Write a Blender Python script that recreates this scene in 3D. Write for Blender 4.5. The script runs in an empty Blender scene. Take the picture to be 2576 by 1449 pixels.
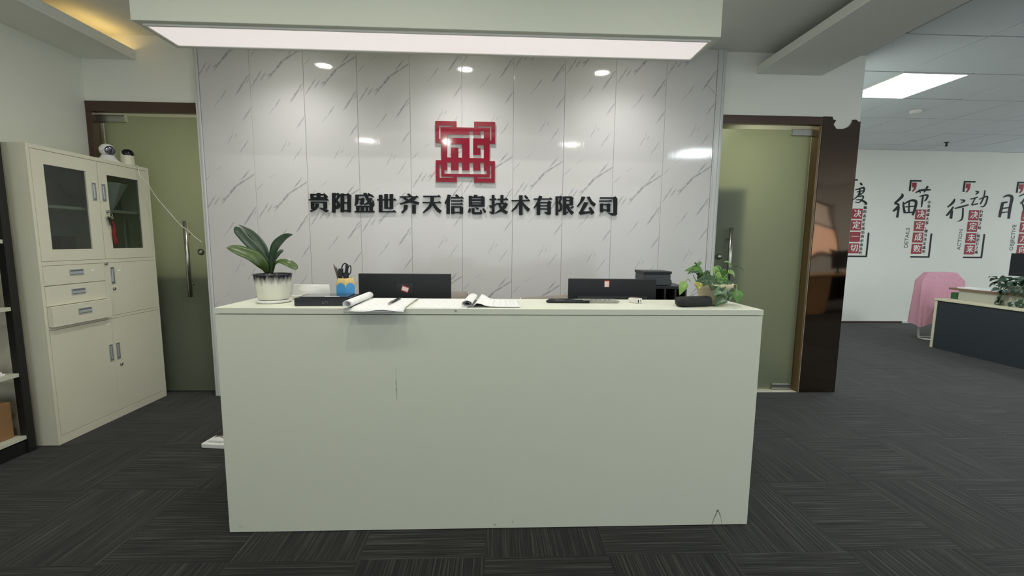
import bpy, bmesh, math, random
from mathutils import Vector, Matrix, noise
random.seed(7)
C = bpy.context.scene.collection
PI = math.pi

# ------------------------------------------------------------------ camera
CAM_Z = 1.26
M = ((0.99926062, -0.03712751, 0.00998772),      # rows: image right, image down, view direction
     (0.00587545, -0.10926263, -0.99399555),
     (0.03799586, 0.99331930, -0.10896370))
FPX, CX, CY = 1049.38, 1288.0, 724.5             # focal length in pixels of the 2576x1449 frame
cam = bpy.data.objects.new('camera', bpy.data.cameras.new('camera')); C.objects.link(cam)
cam.data.sensor_fit = 'HORIZONTAL'; cam.data.sensor_width = 36; cam.data.lens = FPX / 2576 * 36
cam.data.clip_start = 0.02; cam.data.clip_end = 60
r, d, f = (Vector(v) for v in M)
cam.matrix_world = Matrix(((r.x, -d.x, -f.x, 0), (r.y, -d.y, -f.y, 0), (r.z, -d.z, -f.z, CAM_Z), (0, 0, 0, 1)))
bpy.context.scene.camera = cam

# ------------------------------------------------------------------ world, exposure
sc = bpy.context.scene
sc.view_settings.view_transform = 'Standard'; sc.view_settings.look = 'None'
sc.view_settings.gamma = 1; sc.view_settings.use_curve_mapping = False
sc.view_settings.exposure = 0.0
w = bpy.data.worlds.new('world'); sc.world = w; w.use_nodes = True
w.node_tree.nodes['Background'].inputs[0].default_value = (0.86, 0.93, 1.0, 1)
w.node_tree.nodes['Background'].inputs[1].default_value = 1.45
try:
    sc.cycles.max_bounces = 10; sc.cycles.diffuse_bounces = 5; sc.cycles.use_denoising = True
    sc.cycles.sample_clamp_indirect = 4.0
except Exception: pass

# lamp strengths, all in one place
E_ROW_WALL, E_ROW_MID, E_ROW_NEAR = 9, 6.5, 5.5   # recessed downlights, W
E_OFFICE = 17                                   # office ceiling panels, W
E_COVE = 0.22
E_BACKROOM_L, E_BACKROOM_R = 14, 12
COL_DOWN = (1.0, 0.975, 0.86); COL_OFF = (0.86, 0.95, 1.0); COL_WALLROW = (1.0, 0.985, 0.965)

def lamp(kind, loc, energy, color, size=0.05, sizey=None, rot=(0, 0, 0), spot=None, blend=0.5, parent=None):
    l = bpy.data.lights.new('lamp_light', kind); l.energy = energy; l.color = color
    if kind == 'AREA':
        l.shape = 'RECTANGLE' if sizey else 'SQUARE'; l.size = size
        if sizey: l.size_y = sizey
    else: l.shadow_soft_size = size
    if spot: l.spot_size = spot; l.spot_blend = blend
    o = bpy.data.objects.new('lamp_light', l); C.objects.link(o); o.location = loc; o.rotation_euler = rot
    if parent: o.parent = parent
    return o

# ------------------------------------------------------------------ helpers
def W(px, py, **k):
    """point of the picture on a plane x=, y= or z= of the room"""
    v = ((px - CX) / FPX, (py - CY) / FPX, 1.0)
    dr = Vector([sum(M[i][j] * v[i] for i in range(3)) for j in range(3)])
    (a, val), = k.items(); i = 'xyz'.index(a); o = (0, 0, CAM_Z)
    t = (val - o[i]) / dr[i]
    return Vector(o) + dr * t

def lin(c):
    return tuple(((x / 255 / 12.92) if x <= 10 else ((x / 255 + 0.055) / 1.055) ** 2.4) for x in c) + (1,)

class MB:
    def __init__(s): s.bm = bmesh.new()
    def poly3(s, pts):
        vs = [s.bm.verts.new(p) for p in pts]
        try: s.bm.faces.new(vs)
        except ValueError: pass
        return s
    def box(s, x0, x1, y0, y1, z0, z1, bev=0, seg=2):
        b = bmesh.new()
        vs = [b.verts.new((x, y, z)) for x in (x0, x1) for y in (y0, y1) for z in (z0, z1)]
        for q in ((0, 1, 3, 2), (4, 6, 7, 5), (0, 4, 5, 1), (2, 3, 7, 6), (0, 2, 6, 4), (1, 5, 7, 3)): b.faces.new([vs[i] for i in q])
        bmesh.ops.recalc_face_normals(b, faces=b.faces)
        if bev: bmesh.ops.bevel(b, geom=b.edges[:], offset=bev, segments=seg, affect='EDGES', profile=0.5)
        return s.add(b)
    def add(s, b, mat=None):
        m = {}
        for v in b.verts: m[v] = s.bm.verts.new(mat @ v.co if mat else v.co)
        for f_ in b.faces:
            try: nf = s.bm.faces.new([m[v] for v in f_.verts]); nf.smooth = f_.smooth
            except ValueError: pass
        b.free(); return s
    def prism(s, pts, dv):
        """closed 3D polygon pushed along dv"""
        dv = Vector(dv); b = bmesh.new()
        a = [b.verts.new(Vector(p)) for p in pts]; c = [b.verts.new(Vector(p) + dv) for p in pts]
        b.faces.new(a); b.faces.new(c[::-1]); n = len(a)
        for i in range(n): b.faces.new((a[i], c[i], c[(i + 1) % n], a[(i + 1) % n]))
        bmesh.ops.recalc_face_normals(b, faces=b.faces)
        bmesh.ops.triangulate(b, faces=[q for q in b.faces if len(q.verts) > 4])
        return s.add(b)
    def lathe(s, prof, n=32, loc=(0, 0, 0), mat=None, cap=True, smooth=True):
        b = bmesh.new(); rings = []
        for (rr, z) in prof:
            rings.append([b.verts.new((rr * math.cos(2 * PI * i / n), rr * math.sin(2 * PI * i / n), z)) for i in range(n)])
        for q, t in zip(rings, rings[1:]):
            for i in range(n):
                f_ = b.faces.new((q[i], q[(i + 1) % n], t[(i + 1) % n], t[i])); f_.smooth = smooth
        if cap:
            if prof[0][0] > 1e-5: b.faces.new(rings[0][::-1])
            if prof[-1][0] > 1e-5: b.faces.new(rings[-1])
        bmesh.ops.remove_doubles(b, verts=b.verts, dist=1e-6)
        mm = Matrix.Translation(loc)
        if mat: mm = mm @ mat
        return s.add(b, mm)
    def tube(s, pts, rad, n=8, cap=True, smooth=True):
        pts = [Vector(p) for p in pts]; m = len(pts)
        rads = rad if isinstance(rad, (list, tuple)) else [rad] * m
        rings = []; up = None
        for i, p in enumerate(pts):
            t = (pts[min(i + 1, m - 1)] - pts[max(i - 1, 0)]).normalized()
            if up is None: up = t.orthogonal().normalized()
            up = (up - t * up.dot(t)); up = up.normalized() if up.length > 1e-6 else t.orthogonal().normalized()
            sd = t.cross(up)
            rings.append([s.bm.verts.new(p + (up * math.cos(2 * PI * k / n) + sd * math.sin(2 * PI * k / n)) * rads[i]) for k in range(n)])
        for a, c in zip(rings, rings[1:]):
            for k in range(n):
                f_ = s.bm.faces.new((a[k], a[(k + 1) % n], c[(k + 1) % n], c[k])); f_.smooth = smooth
        if cap: s.bm.faces.new(rings[0][::-1]); s.bm.faces.new(rings[-1])
        return s
    def grid(s, rows, smooth=True, close=False):
        vs = [[s.bm.verts.new(p) for p in r_] for r_ in rows]
        for a, c in zip(vs, vs[1:]):
            for k in range(len(a) - (0 if close else 1)):
                k2 = (k + 1) % len(a)
                f_ = s.bm.faces.new((a[k], a[k2], c[k2], c[k])); f_.smooth = smooth
        return s
    def xf(s, mat): bmesh.ops.transform(s.bm, matrix=mat, verts=s.bm.verts); return s
    def mesh(s, name):
        me = bpy.data.meshes.new(name); bmesh.ops.recalc_face_normals(s.bm, faces=s.bm.faces)
        s.bm.to_mesh(me); s.bm.free(); return me
    def build(s, name, mat, parent=None, loc=None, solid=0):
        o = bpy.data.objects.new(name, s.mesh(name)); C.objects.link(o)
        o.data.materials.append(mat)
        if loc is not None:
            o.data.transform(Matrix.Translation(-Vector(loc))); o.location = loc
        if parent is not None: put(o, parent)
        if solid:
            md = o.modifiers.new('thickness', 'SOLIDIFY'); md.thickness = solid; md.offset = 0
        return o

def put(o, parent):
    """child keeps its place in the room"""
    o.parent = parent; o.matrix_parent_inverse = parent_world(parent).inverted()
def parent_world(o):
    m = Matrix.LocRotScale(o.location, o.rotation_euler, o.scale)
    return (parent_world(o.parent) @ o.matrix_parent_inverse @ m) if o.parent else m
def thing(name, label, cat, loc=(0, 0, 0), group=None):
    o = bpy.data.objects.new(name, None); C.objects.link(o); o.location = loc; o.empty_display_size = 0.05
    return tag(o, label, cat, group)
def tag(o, label, cat, group=None):
    o['label'] = label; o['category'] = cat
    if group: o['group'] = group
    return o
def struct(o): o['kind'] = 'structure'; return o
def smoothpts(pts, n=6):
    pts = [Vector(p) for p in pts]; out = []
    for i in range(len(pts) - 1):
        a = pts[max(i - 1, 0)]; b = pts[i]; c = pts[i + 1]; e = pts[min(i + 2, len(pts) - 1)]
        for k in range(n):
            t = k / n
            out.append(0.5 * (2 * b + (c - a) * t + (2 * a - 5 * b + 4 * c - e) * t * t + (3 * b - a - 3 * c + e) * t ** 3))
    return out + [pts[-1]]

# ------------------------------------------------------------------ materials
def mat(name, rgb, rough=0.5, metal=0.0, var=0.0, vscale=8.0, bump=0.0, bscale=60.0, spec=0.5, coat=0.0, emit=None, es=1.0, stretch=None):
    m = bpy.data.materials.new(name); m.use_nodes = True; nt = m.node_tree; N = nt.nodes; L = nt.links
    b = N['Principled BSDF']; c = lin(rgb)
    b.inputs['Base Color'].default_value = c; b.inputs['Roughness'].default_value = rough; b.inputs['Metallic'].default_value = metal
    b.inputs['Specular IOR Level'].default_value = spec; b.inputs['Coat Weight'].default_value = coat; b.inputs['Coat Roughness'].default_value = 0.05
    if emit: b.inputs['Emission Color'].default_value = emit + (1,); b.inputs['Emission Strength'].default_value = es
    if var or bump:
        tc = N.new('ShaderNodeTexCoord'); src = tc.outputs['Object']
        if stretch:
            mp = N.new('ShaderNodeMapping'); mp.inputs['Scale'].default_value = stretch; L.new(src, mp.inputs['Vector']); src = mp.outputs[0]
    if var:
        n = N.new('ShaderNodeTexNoise'); n.inputs['Scale'].default_value = vscale; n.inputs['Detail'].default_value = 4; L.new(src, n.inputs['Vector'])
        mx = N.new('ShaderNodeMix'); mx.data_type = 'RGBA'
        mx.inputs[6].default_value = tuple(max(0, x * (1 - var)) for x in c[:3]) + (1,); mx.inputs[7].default_value = tuple(min(1, x * (1 + var)) for x in c[:3]) + (1,)
        L.new(n.outputs['Fac'], mx.inputs[0]); L.new(mx.outputs[2], b.inputs['Base Color'])
    if bump:
        n2 = N.new('ShaderNodeTexNoise'); n2.inputs['Scale'].default_value = bscale; n2.inputs['Detail'].default_value = 3; L.new(src, n2.inputs['Vector'])
        bp = N.new('ShaderNodeBump'); bp.inputs['Strength'].default_value = bump; bp.inputs['Distance'].default_value = 0.004
        L.new(n2.outputs['Fac'], bp.inputs['Height']); L.new(bp.outputs[0], b.inputs['Normal'])
    return m

def streaks(m, items, dark, uv='Object', wrap=None, distort=0.006, dscale=14.0):
    """darken a material along tapering marks lying in the object's x-z plane: items are (x0, z0, x1, z1, width, strength)"""
    nt = m.node_tree; N = nt.nodes; L = nt.links; b = N['Principled BSDF']
    tc = N.new('ShaderNodeTexCoord'); sx = N.new('ShaderNodeSeparateXYZ'); L.new(tc.outputs['Object'], sx.inputs[0])
    z = sx.outputs['Z']
    if wrap:
        wr = N.new('ShaderNodeMath'); wr.operation = 'WRAP'; L.new(z, wr.inputs[0]); wr.inputs[1].default_value = wrap / 2; wr.inputs[2].default_value = -wrap / 2; z = wr.outputs[0]
    cb = N.new('ShaderNodeCombineXYZ'); L.new(sx.outputs['X'], cb.inputs[0]); L.new(z, cb.inputs[1])
    no = N.new('ShaderNodeTexNoise'); no.inputs['Scale'].default_value = dscale; no.inputs['Detail'].default_value = 5; L.new(cb.outputs[0], no.inputs['Vector'])
    sb = N.new('ShaderNodeVectorMath'); sb.operation = 'SUBTRACT'; L.new(no.outputs['Color'], sb.inputs[0]); sb.inputs[1].default_value = (0.5, 0.5, 0.5)
    sl = N.new('ShaderNodeVectorMath'); sl.operation = 'SCALE'; L.new(sb.outputs[0], sl.inputs[0]); sl.inputs['Scale'].default_value = distort
    ad = N.new('ShaderNodeVectorMath'); ad.operation = 'ADD'; L.new(cb.outputs[0], ad.inputs[0]); L.new(sl.outputs[0], ad.inputs[1])
    acc = None
    for (x0, z0, x1, z1, wd, st) in items:
        mp = N.new('ShaderNodeMapping'); mp.vector_type = 'TEXTURE'
        mp.inputs['Location'].default_value = ((x0 + x1) / 2, (z0 + z1) / 2, 0)
        mp.inputs['Rotation'].default_value = (0, 0, math.atan2(z1 - z0, x1 - x0))
        mp.inputs['Scale'].default_value = (math.hypot(x1 - x0, z1 - z0) / 2 * 1.3, wd / 2 * 1.35, 1)
        L.new(ad.outputs[0], mp.inputs['Vector'])
        g = N.new('ShaderNodeTexGradient'); g.gradient_type = 'SPHERICAL'; L.new(mp.outputs[0], g.inputs[0])
        mu = N.new('ShaderNodeMath'); mu.operation = 'MULTIPLY'; mu.use_clamp = True; L.new(g.outputs['Fac'], mu.inputs[0]); mu.inputs[1].default_value = 2.2
        ms = N.new('ShaderNodeMath'); ms.operation = 'MULTIPLY'; L.new(mu.outputs[0], ms.inputs[0]); ms.inputs[1].default_value = st
        if acc is None: acc = ms.outputs[0]
        else:
            mm = N.new('ShaderNodeMath'); mm.operation = 'MAXIMUM'; L.new(acc, mm.inputs[0]); L.new(ms.outputs[0], mm.inputs[1]); acc = mm.outputs[0]
    n2 = N.new('ShaderNodeTexNoise'); n2.inputs['Scale'].default_value = 45; n2.inputs['Detail'].default_value = 3; L.new(cb.outputs[0], n2.inputs['Vector'])
    mr = N.new('ShaderNodeMapRange'); L.new(n2.outputs['Fac'], mr.inputs[0]); mr.inputs[1].default_value = 0.3; mr.inputs[2].default_value = 0.6; mr.inputs[3].default_value = 0.45
    mf = N.new('ShaderNodeMath'); mf.operation = 'MULTIPLY'; L.new(acc, mf.inputs[0]); L.new(mr.outputs[0], mf.inputs[1])
    mx = N.new('ShaderNodeMix'); mx.data_type = 'RGBA'
    old = b.inputs['Base Color'].links
    if old: L.new(old[0].from_socket, mx.inputs[6])
    else: mx.inputs[6].default_value = b.inputs['Base Color'].default_value
    mx.inputs[7].default_value = lin(dark); L.new(mf.outputs[0], mx.inputs[0]); L.new(mx.outputs[2], b.inputs['Base Color'])
    return m

m_wall = mat('painted_wall', (234, 235, 224), 0.7, var=0.03, vscale=3, bump=0.06, bscale=120)
m_ceil = mat('painted_ceiling', (226, 228, 220), 0.8, var=0.03, vscale=2)
m_soffit = mat('painted_soffit', (230, 232, 224), 0.75, var=0.03, vscale=3)
m_tile_c = mat('ceiling_tile', (222, 228, 230), 0.85, var=0.05, vscale=2.5, bump=0.15, bscale=200)
m_seam = mat('ceiling_seam', (40, 42, 42), 0.8)
m_lam = mat('white_laminate', (228, 230, 212), 0.42, var=0.012, vscale=5)
m_cab = mat('cream_steel', (216, 213, 191), 0.42, var=0.02, vscale=6, bump=0.02, bscale=300)
m_black = mat('black_plastic', (20, 22, 26), 0.42, var=0.1, vscale=20)
m_blacktex = mat('black_textured', (17, 20, 25), 0.55, bump=0.2, bscale=400)
m_letter = mat('black_letter', (12, 15, 20), 0.45, spec=0.25)
m_chrome = mat('brushed_steel', (176, 176, 168), 0.28, metal=1.0, var=0.08, vscale=30, stretch=(1, 1, 0.1))
m_handle = mat('steel_pull', (196, 200, 200), 0.3, metal=0.6); m_pocket = mat('steel_pocket', (128, 132, 134), 0.4, metal=0.5)
m_dark = mat('dark_metal', (60, 62, 60), 0.4, metal=0.7)
m_red = mat('red_acrylic', (138, 20, 44), 0.08, coat=0.5)
m_pinkw = mat('white_foam_edge', (226, 214, 208), 0.5)
m_paper = mat('paper', (236, 236, 232), 0.8, var=0.03, vscale=30)
m_white = mat('white_plastic', (226, 226, 220), 0.35)
m_dkbrown = mat('dark_brown_door_trim', (74, 54, 42), 0.3, var=0.12, vscale=9, stretch=(1, 1, 0.15))
m_wood = mat('light_wood', (176, 140, 92), 0.5, var=0.15, vscale=10, stretch=(1, 6, 6))
m_cream = mat('cream_board', (214, 206, 176), 0.5, var=0.04, vscale=10)
m_oak = mat('pale_board', (176, 172, 156), 0.55, var=0.06, vscale=12, stretch=(1, 0.2, 1))
m_brownedge = mat('brown_board_edge', (126, 98, 76), 0.6, var=0.1, vscale=12)

# marble-print panels: the printed streaks repeat down each panel
ZP = 0.000662; PER = 1475 * ZP
S_ = []
def vein(pts, wd, st):
    for (u0, v0), (u1, v1) in zip(pts, pts[1:]):
        for k in (-1, 0, 1):
            a, b_ = -(v0 - 500) * ZP + k * PER, -(v1 - 500) * ZP + k * PER
            if max(a, b_) > -PER / 2 - 0.02 and min(a, b_) < PER / 2 + 0.02:
                S_.append((u0 * ZP, a, u1 * ZP, b_, wd * ZP, st))
vein([(600, 55), (460, 145)], 16, .8); vein([(490, 125), (365, 205)], 22, .8); vein([(385, 190), (295, 290)], 26, .9); vein([(310, 270), (205, 400)], 20, .8); vein([(255, 330), (195, 365)], 14, .7)
vein([(540, 12), (440, 125)], 15, .85); vein([(132, 310), (15, 490)], 15, .8); vein([(178, 330), (118, 415)], 20, .6)
vein([(92, 85), (5, 165)], 11, .5); vein([(592, 430), (535, 505)], 15, .75); vein([(590, 470), (560, 530)], 9, .6); vein([(555, 490), (445, 640)], 20, .85)
vein([(330, 610), (262, 705)], 13, .75); vein([(275, 690), (195, 780)], 9, .55); vein([(595, 790), (500, 935)], 17, .75)
vein([(385, 1040), (370, 1110)], 10, .35); vein([(375, 1090), (310, 1195)], 13, .55); vein([(420, 1085), (395, 1125)], 22, .3)
vein([(545, 1150), (445, 1295)], 13, .65); vein([(240, 1445), (150, 1500)], 9, .35)
m_marble = mat('marble_print_panel', (212, 210, 207), 0.07, spec=0.5)
streaks(m_marble, S_, (152, 152, 152), wrap=PER, distort=.012, dscale=20)
nt = m_marble.node_tree; N = nt.nodes
tc = N.new('ShaderNodeTexCoord'); mp = N.new('ShaderNodeMapping'); mp.inputs['Scale'].default_value = (150, 1, 0.6); n_ = N.new('ShaderNodeTexNoise'); n_.inputs['Scale'].default_value = 1; n_.inputs['Detail'].default_value = 2
bp = N.new('ShaderNodeBump'); bp.inputs['Strength'].default_value = 0.22; bp.inputs['Distance'].default_value = 0.001
nt.links.new(tc.outputs['Object'], mp.inputs[0]); nt.links.new(mp.outputs[0], n_.inputs['Vector']); nt.links.new(n_.outputs['Fac'], bp.inputs['Height']); nt.links.new(bp.outputs[0], N['Principled BSDF'].inputs['Normal'])

# carpet tiles: loop-pile lines along the tile's own x axis
def carpet():
    m = bpy.data.materials.new('carpet_tile'); m.use_nodes = True; nt = m.node_tree; N = nt.nodes; L = nt.links; b = N['Principled BSDF']
    tc = N.new('ShaderNodeTexCoord'); oi = N.new('ShaderNodeObjectInfo')
    mul = N.new('ShaderNodeVectorMath'); mul.operation = 'SCALE'; L.new(oi.outputs['Location'], mul.inputs[0]); mul.inputs['Scale'].default_value = 7.3
    ad = N.new('ShaderNodeVectorMath'); L.new(tc.outputs['Object'], ad.inputs[0]); L.new(mul.outputs[0], ad.inputs[1])
    mp = N.new('ShaderNodeMapping'); mp.inputs['Scale'].default_value = (2.0, 118, 1); L.new(ad.outputs[0], mp.inputs[0])
    n1 = N.new('ShaderNodeTexNoise'); n1.inputs['Scale'].default_value = 1; n1.inputs['Detail'].default_value = 2; n1.inputs['Roughness'].default_value = 0.7; L.new(mp.outputs[0], n1.inputs['Vector'])
    n2 = N.new('ShaderNodeTexNoise'); n2.inputs['Scale'].default_value = 260; n2.inputs['Detail'].default_value = 2; L.new(tc.outputs['Object'], n2.inputs['Vector'])
    cr = N.new('ShaderNodeValToRGB'); e = cr.color_ramp.elements
    e[0].position = 0.34; e[0].color = lin((15, 15, 13)); e[1].position = 0.74; e[1].color = lin((72, 72, 67))
    k = e.new(0.52); k.color = lin((34, 34, 31)); L.new(n1.outputs['Fac'], cr.inputs[0])
    mr = N.new('ShaderNodeMapRange'); L.new(n2.outputs['Fac'], mr.inputs[0]); mr.inputs[1].default_value = 0.25; mr.inputs[2].default_value = 0.75; mr.inputs[3].default_value = 0.62; mr.inputs[4].default_value = 1.25
    rr = N.new('ShaderNodeMapRange'); L.new(oi.outputs['Random'], rr.inputs[0]); rr.inputs[3].default_value = 0.9; rr.inputs[4].default_value = 1.1
    p = N.new('ShaderNodeMath'); p.operation = 'MULTIPLY'; L.new(mr.outputs[0], p.inputs[0]); L.new(rr.outputs[0], p.inputs[1])
    vm = N.new('ShaderNodeVectorMath'); vm.operation = 'SCALE'; L.new(cr.outputs[0], vm.inputs[0]); L.new(p.outputs[0], vm.inputs['Scale'])
    L.new(vm.outputs[0], b.inputs['Base Color']); b.inputs['Roughness'].default_value = 0.95; b.inputs['Specular IOR Level'].default_value = 0.15
    b.inputs['Sheen Weight'].default_value = 0.15; b.inputs['Sheen Roughness'].default_value = 0.5
    bp = N.new('ShaderNodeBump'); bp.inputs['Strength'].default_value = 0.6; bp.inputs['Distance'].default_value = 0.004
    L.new(n1.outputs['Fac'], bp.inputs['Height']); L.new(bp.outputs[0], b.inputs['Normal'])
    return m
m_carpet = carpet()
m_under = mat('carpet_underlay', (44, 44, 42), 0.95, var=0.2, vscale=40)

def frosted():
    m = bpy.data.materials.new('frosted_glass'); m.use_nodes = True; nt = m.node_tree; N = nt.nodes; L = nt.links; b = N['Principled BSDF']
    b.inputs['Base Color'].default_value = lin((212, 219, 192)); b.inputs['Transmission Weight'].default_value = 0.88; b.inputs['Roughness'].default_value = 0.5
    b.inputs['IOR'].default_value = 1.35
    n = N.new('ShaderNodeTexNoise'); n.inputs['Scale'].default_value = 400; tc = N.new('ShaderNodeTexCoord'); L.new(tc.outputs['Object'], n.inputs['Vector'])
    mr = N.new('ShaderNodeMapRange'); L.new(n.outputs['Fac'], mr.inputs[0]); mr.inputs[3].default_value = 0.45; mr.inputs[4].default_value = 0.56; L.new(mr.outputs[0], b.inputs['Roughness'])
    return m
m_frost = frosted()
def clearglass(name, tint=(150, 160, 158)):
    m = bpy.data.materials.new(name); m.use_nodes = True; nt = m.node_tree; N = nt.nodes; L = nt.links
    for n in list(N):
        if n.type == 'BSDF_PRINCIPLED': N.remove(n)
    out = N['Material Output']; t = N.new('ShaderNodeBsdfTransparent'); t.inputs[0].default_value = lin(tint); g = N.new('ShaderNodeBsdfGlossy'); g.inputs['Roughness'].default_value = 0.04
    mx = N.new('ShaderNodeMixShader'); mx.inputs[0].default_value = .07
    L.new(t.outputs[0], mx.inputs[1]); L.new(g.outputs[0], mx.inputs[2]); L.new(mx.outputs[0], out.inputs[0])
    return m
m_glass = clearglass('cabinet_glass', (205, 212, 210))

# polished brown pillar cladding, slightly buckled
m_pillar = mat('polished_brown_cladding', (116, 102, 92), 0.05, metal=1.0)
nt = m_pillar.node_tree; N = nt.nodes; tc = N.new('ShaderNodeTexCoord'); mp = N.new('ShaderNodeMapping'); mp.inputs['Scale'].default_value = (3, 1, 1.6)
n_ = N.new('ShaderNodeTexNoise'); n_.inputs['Scale'].default_value = 1.2; n_.inputs['Detail'].default_value = 0; bp = N.new('ShaderNodeBump'); bp.inputs['Strength'].default_value = 0.12; bp.inputs['Distance'].default_value = 0.05
nt.links.new(tc.outputs['Object'], mp.inputs[0]); nt.links.new(mp.outputs[0], n_.inputs['Vector']); nt.links.new(n_.outputs['Fac'], bp.inputs['Height'])
for k in ('Normal',): nt.links.new(bp.outputs[0], N['Principled BSDF'].inputs[k])

def emis(name, rgb, strength):
    m = bpy.data.materials.new(name); m.use_nodes = True; nt = m.node_tree; b = nt.nodes['Principled BSDF']
    b.inputs['Base Color'].default_value = (0.8, 0.8, 0.8, 1); b.inputs['Emission Color'].default_value = rgb + (1,); b.inputs['Emission Strength'].default_value = strength
    return m
m_boxlight = emis('dim_light_diffuser', (1.0, 0.90, 0.865), 0.62)
m_offlight = emis('bright_panel_diffuser', (0.93, 0.98, 1.0), 9.0)
m_downlight = emis('downlight_lens', (1.0, 0.98, 0.92), 60.0)

# ------------------------------------------------------------------ room shell
XL, XR, YB, YF, YN, H = -3.09, 10.0, 3.385, 6.54, -3.4, 2.76
floor = struct(MB().box(XL - .1, XR + .1, YN - .1, YF + .1, -0.1, -0.006).build('floor', m_under))
ceiling = struct(MB().box(XL - .1, XR + .1, YN - .1, YF + .1, H + .012, H + .1).build('ceiling', m_seam))
lob = MB().box(XL, 2.578, YN, YB, H, H + .012).build('lobby_ceiling_board', m_ceil, ceiling)
MB().box(XL, 2.9, YB + .115, YF, H, H + .012).build('back_room_ceiling_board', m_ceil, ceiling)
MB().box(2.578, XR, YN, 1.15, H, H + .012).box(2.578, 2.9, 3.045, YB, H, H + .012).build('office_ceiling_board', m_tile_c, ceiling)
# office ceiling tiles
TX0, TXS, TY0, TYS = 4.14 - 4 * 0.62, 0.62, 3.04 - 3 * 0.63, 0.63
me_t = MB().box(0.008, TXS - 0.008, 0.008, TYS - 0.008, 0, 0.010).mesh('ceiling_tile'); me_t.materials.append(m_tile_c)
for i in range(0, 14):
    for j in range(0, 9):
        x, y = TX0 + i * TXS, TY0 + j * TYS
        if x + TXS < 2.6 or x > XR or y + .3 > YF: continue
        if (i == 3 and j == 4) : continue
        if x < 2.85 and y > 2.9: continue
        o = bpy.data.objects.new('ceiling_tile', me_t); C.objects.link(o); o.location = (x, y, H + random.uniform(0, .003)); o.rotation_euler = (random.uniform(-.003, .003), random.uniform(-.003, .003), 0); o.parent = ceiling
# carpet tiles
me_c = MB().box(-.2499, .2499, -.2499, .2499, -0.006, 0).mesh('carpet_tile'); me_c.materials.append(m_carpet)
cells = []
for i in range(-7, 21):
    for j in range(-9, 11):
        cx_, cy_ = -0.04 + 0.5 * (i + .5), 1.55 + 0.5 * (j + .5)
        if cx_ - .25 < XL - .3 or cx_ > XR or cy_ > YF + .2: continue
        if cy_ > YB and cx_ < 2.9: continue
        v = Vector((cx_, cy_, -CAM_Z)); zc = Vector(M[2]).dot(v)
        if zc < .3: continue
        ax, ay = abs(Vector(M[0]).dot(v) / zc * FPX) - 400, CY + Vector(M[1]).dot(v) / zc * FPX
        if ax > 1500 or ay > 2100: continue
        cells.append((i, j, cx_, cy_))
for (i, j, cx_, cy_) in cells:
    o = bpy.data.objects.new('carpet_tile', me_c); C.objects.link(o); o.parent = floor
    o.location = (cx_, cy_, random.uniform(-.0006, .0006)); o.rotation_euler = (0, 0, PI / 2 if (i + j) % 2 == 0 else 0)

struct(MB().box(XL - .1, XL, YN, YF, 0, H).build('wall_left', m_wall))
struct(MB().box(XL, XR, YF, YF + .1, 0, H).build('wall_far', m_wall))
# unseen office sides, opened up to let in added daylight: low wall, posts, head
fw = MB().box(XL, XR, YN - .1, YN, 0, .12).box(XL, XR, YN - .1, YN, 2.62, H)
for k in range(5): x = XL + 7 * k / 4; fw.box(x, x + .08, YN - .1, YN, .12, 2.62)
fw.box(4.0, XR, YN - .1, YN, .12, 2.62)  # unseen stretch closed off so the pillar mirrors no bright opening
struct(fw.build('wall_front', m_wall))
rw = MB().box(XR, XR + .1, YN, YF, 0, .12).box(XR, XR + .1, YN, YF, 2.62, H)
for k in range(7): y = YN + (YF - YN - .08) * k / 6; rw.box(XR, XR + .1, y, y + .08, .12, 2.62)
struct(rw.build('wall_right', m_wall))
struct(MB().box(2.815, 2.925, YB + .115, YF, 0, H).box(-.3, -.2, YB + .115, YF, 0, H).build('wall_partition', m_wall))
wall_back = struct(MB().box(-2.15, 1.70, YB, YB + .115, 0, H).box(XL, -2.15, YB, YB + .115, 2.284, H).box(1.70, 2.61, YB, YB + .115, 2.284, H).box(2.61, 2.925, YB, YB + .115, 0, H).build('wall_back', m_wall))
# marble-print panels on the back wall
YM = 3.35
zl = [2.444, 2.393, 2.344, 2.301, 2.645, 2.609, 2.581, 2.542, 2.486, 2.561]
bx = [-2.226] + [-1.856 + .3963 * k for k in range(10)]
m_gap = mat('panel_joint', (200, 200, 196), 0.3)
MB().box(-2.226, 1.711, YM + .006, YB - .0005, 0, H).build('panel_backing', m_gap, wall_back)
for k in range(10):
    b_ = MB().box(bx[k] + .0008, bx[k + 1] - .0008, YM, YM + .006, 0.003, H - .001, bev=0.0022, seg=2)
    o = b_.build('marble_panel', m_marble, wall_back, loc=(bx[k], YM, zl[k]))
    if k == 0: o.data.transform(Matrix.Translation((0.026, 0, 0))); o.location.x -= 0.026
m_trimw = mat('white_trim_strip', (206, 207, 204), 0.22)
struct(MB().box(-2.262, -2.246, YM - .004, YB - .0005, 0, H, bev=.003).box(-2.245, -2.227, YM - .008, YB - .0005, 0, H, bev=.004).build('trim_1', m_trimw))
struct(MB().box(1.712, 1.722, YM - .006, YB - .0005, 0, H, bev=.003).box(1.723, 1.754, YM - .002, YB - .0005, 0, H, bev=.001).box(1.755, 1.767, YM - .007, YB - .0005, 0, H, bev=.003).box(1.768, 1.782, YM + .004, YB - .0005, 0, H, bev=.001).build('trim_2', m_trimw))
# peeled film strip on the right-hand panel
p0, p1 = W(1779, 213, y=YM - .004), W(1803, 236, y=YM - .004)
MB().prism([p0 + Vector((-.006, 0, .004)), p0 + Vector((.006, 0, .002)), p1 + Vector((.003, -.002, 0)), p1 + Vector((-.003, -.002, -.004))], (0, .003, 0)).build('peeled_film', m_trimw, wall_back)
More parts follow.
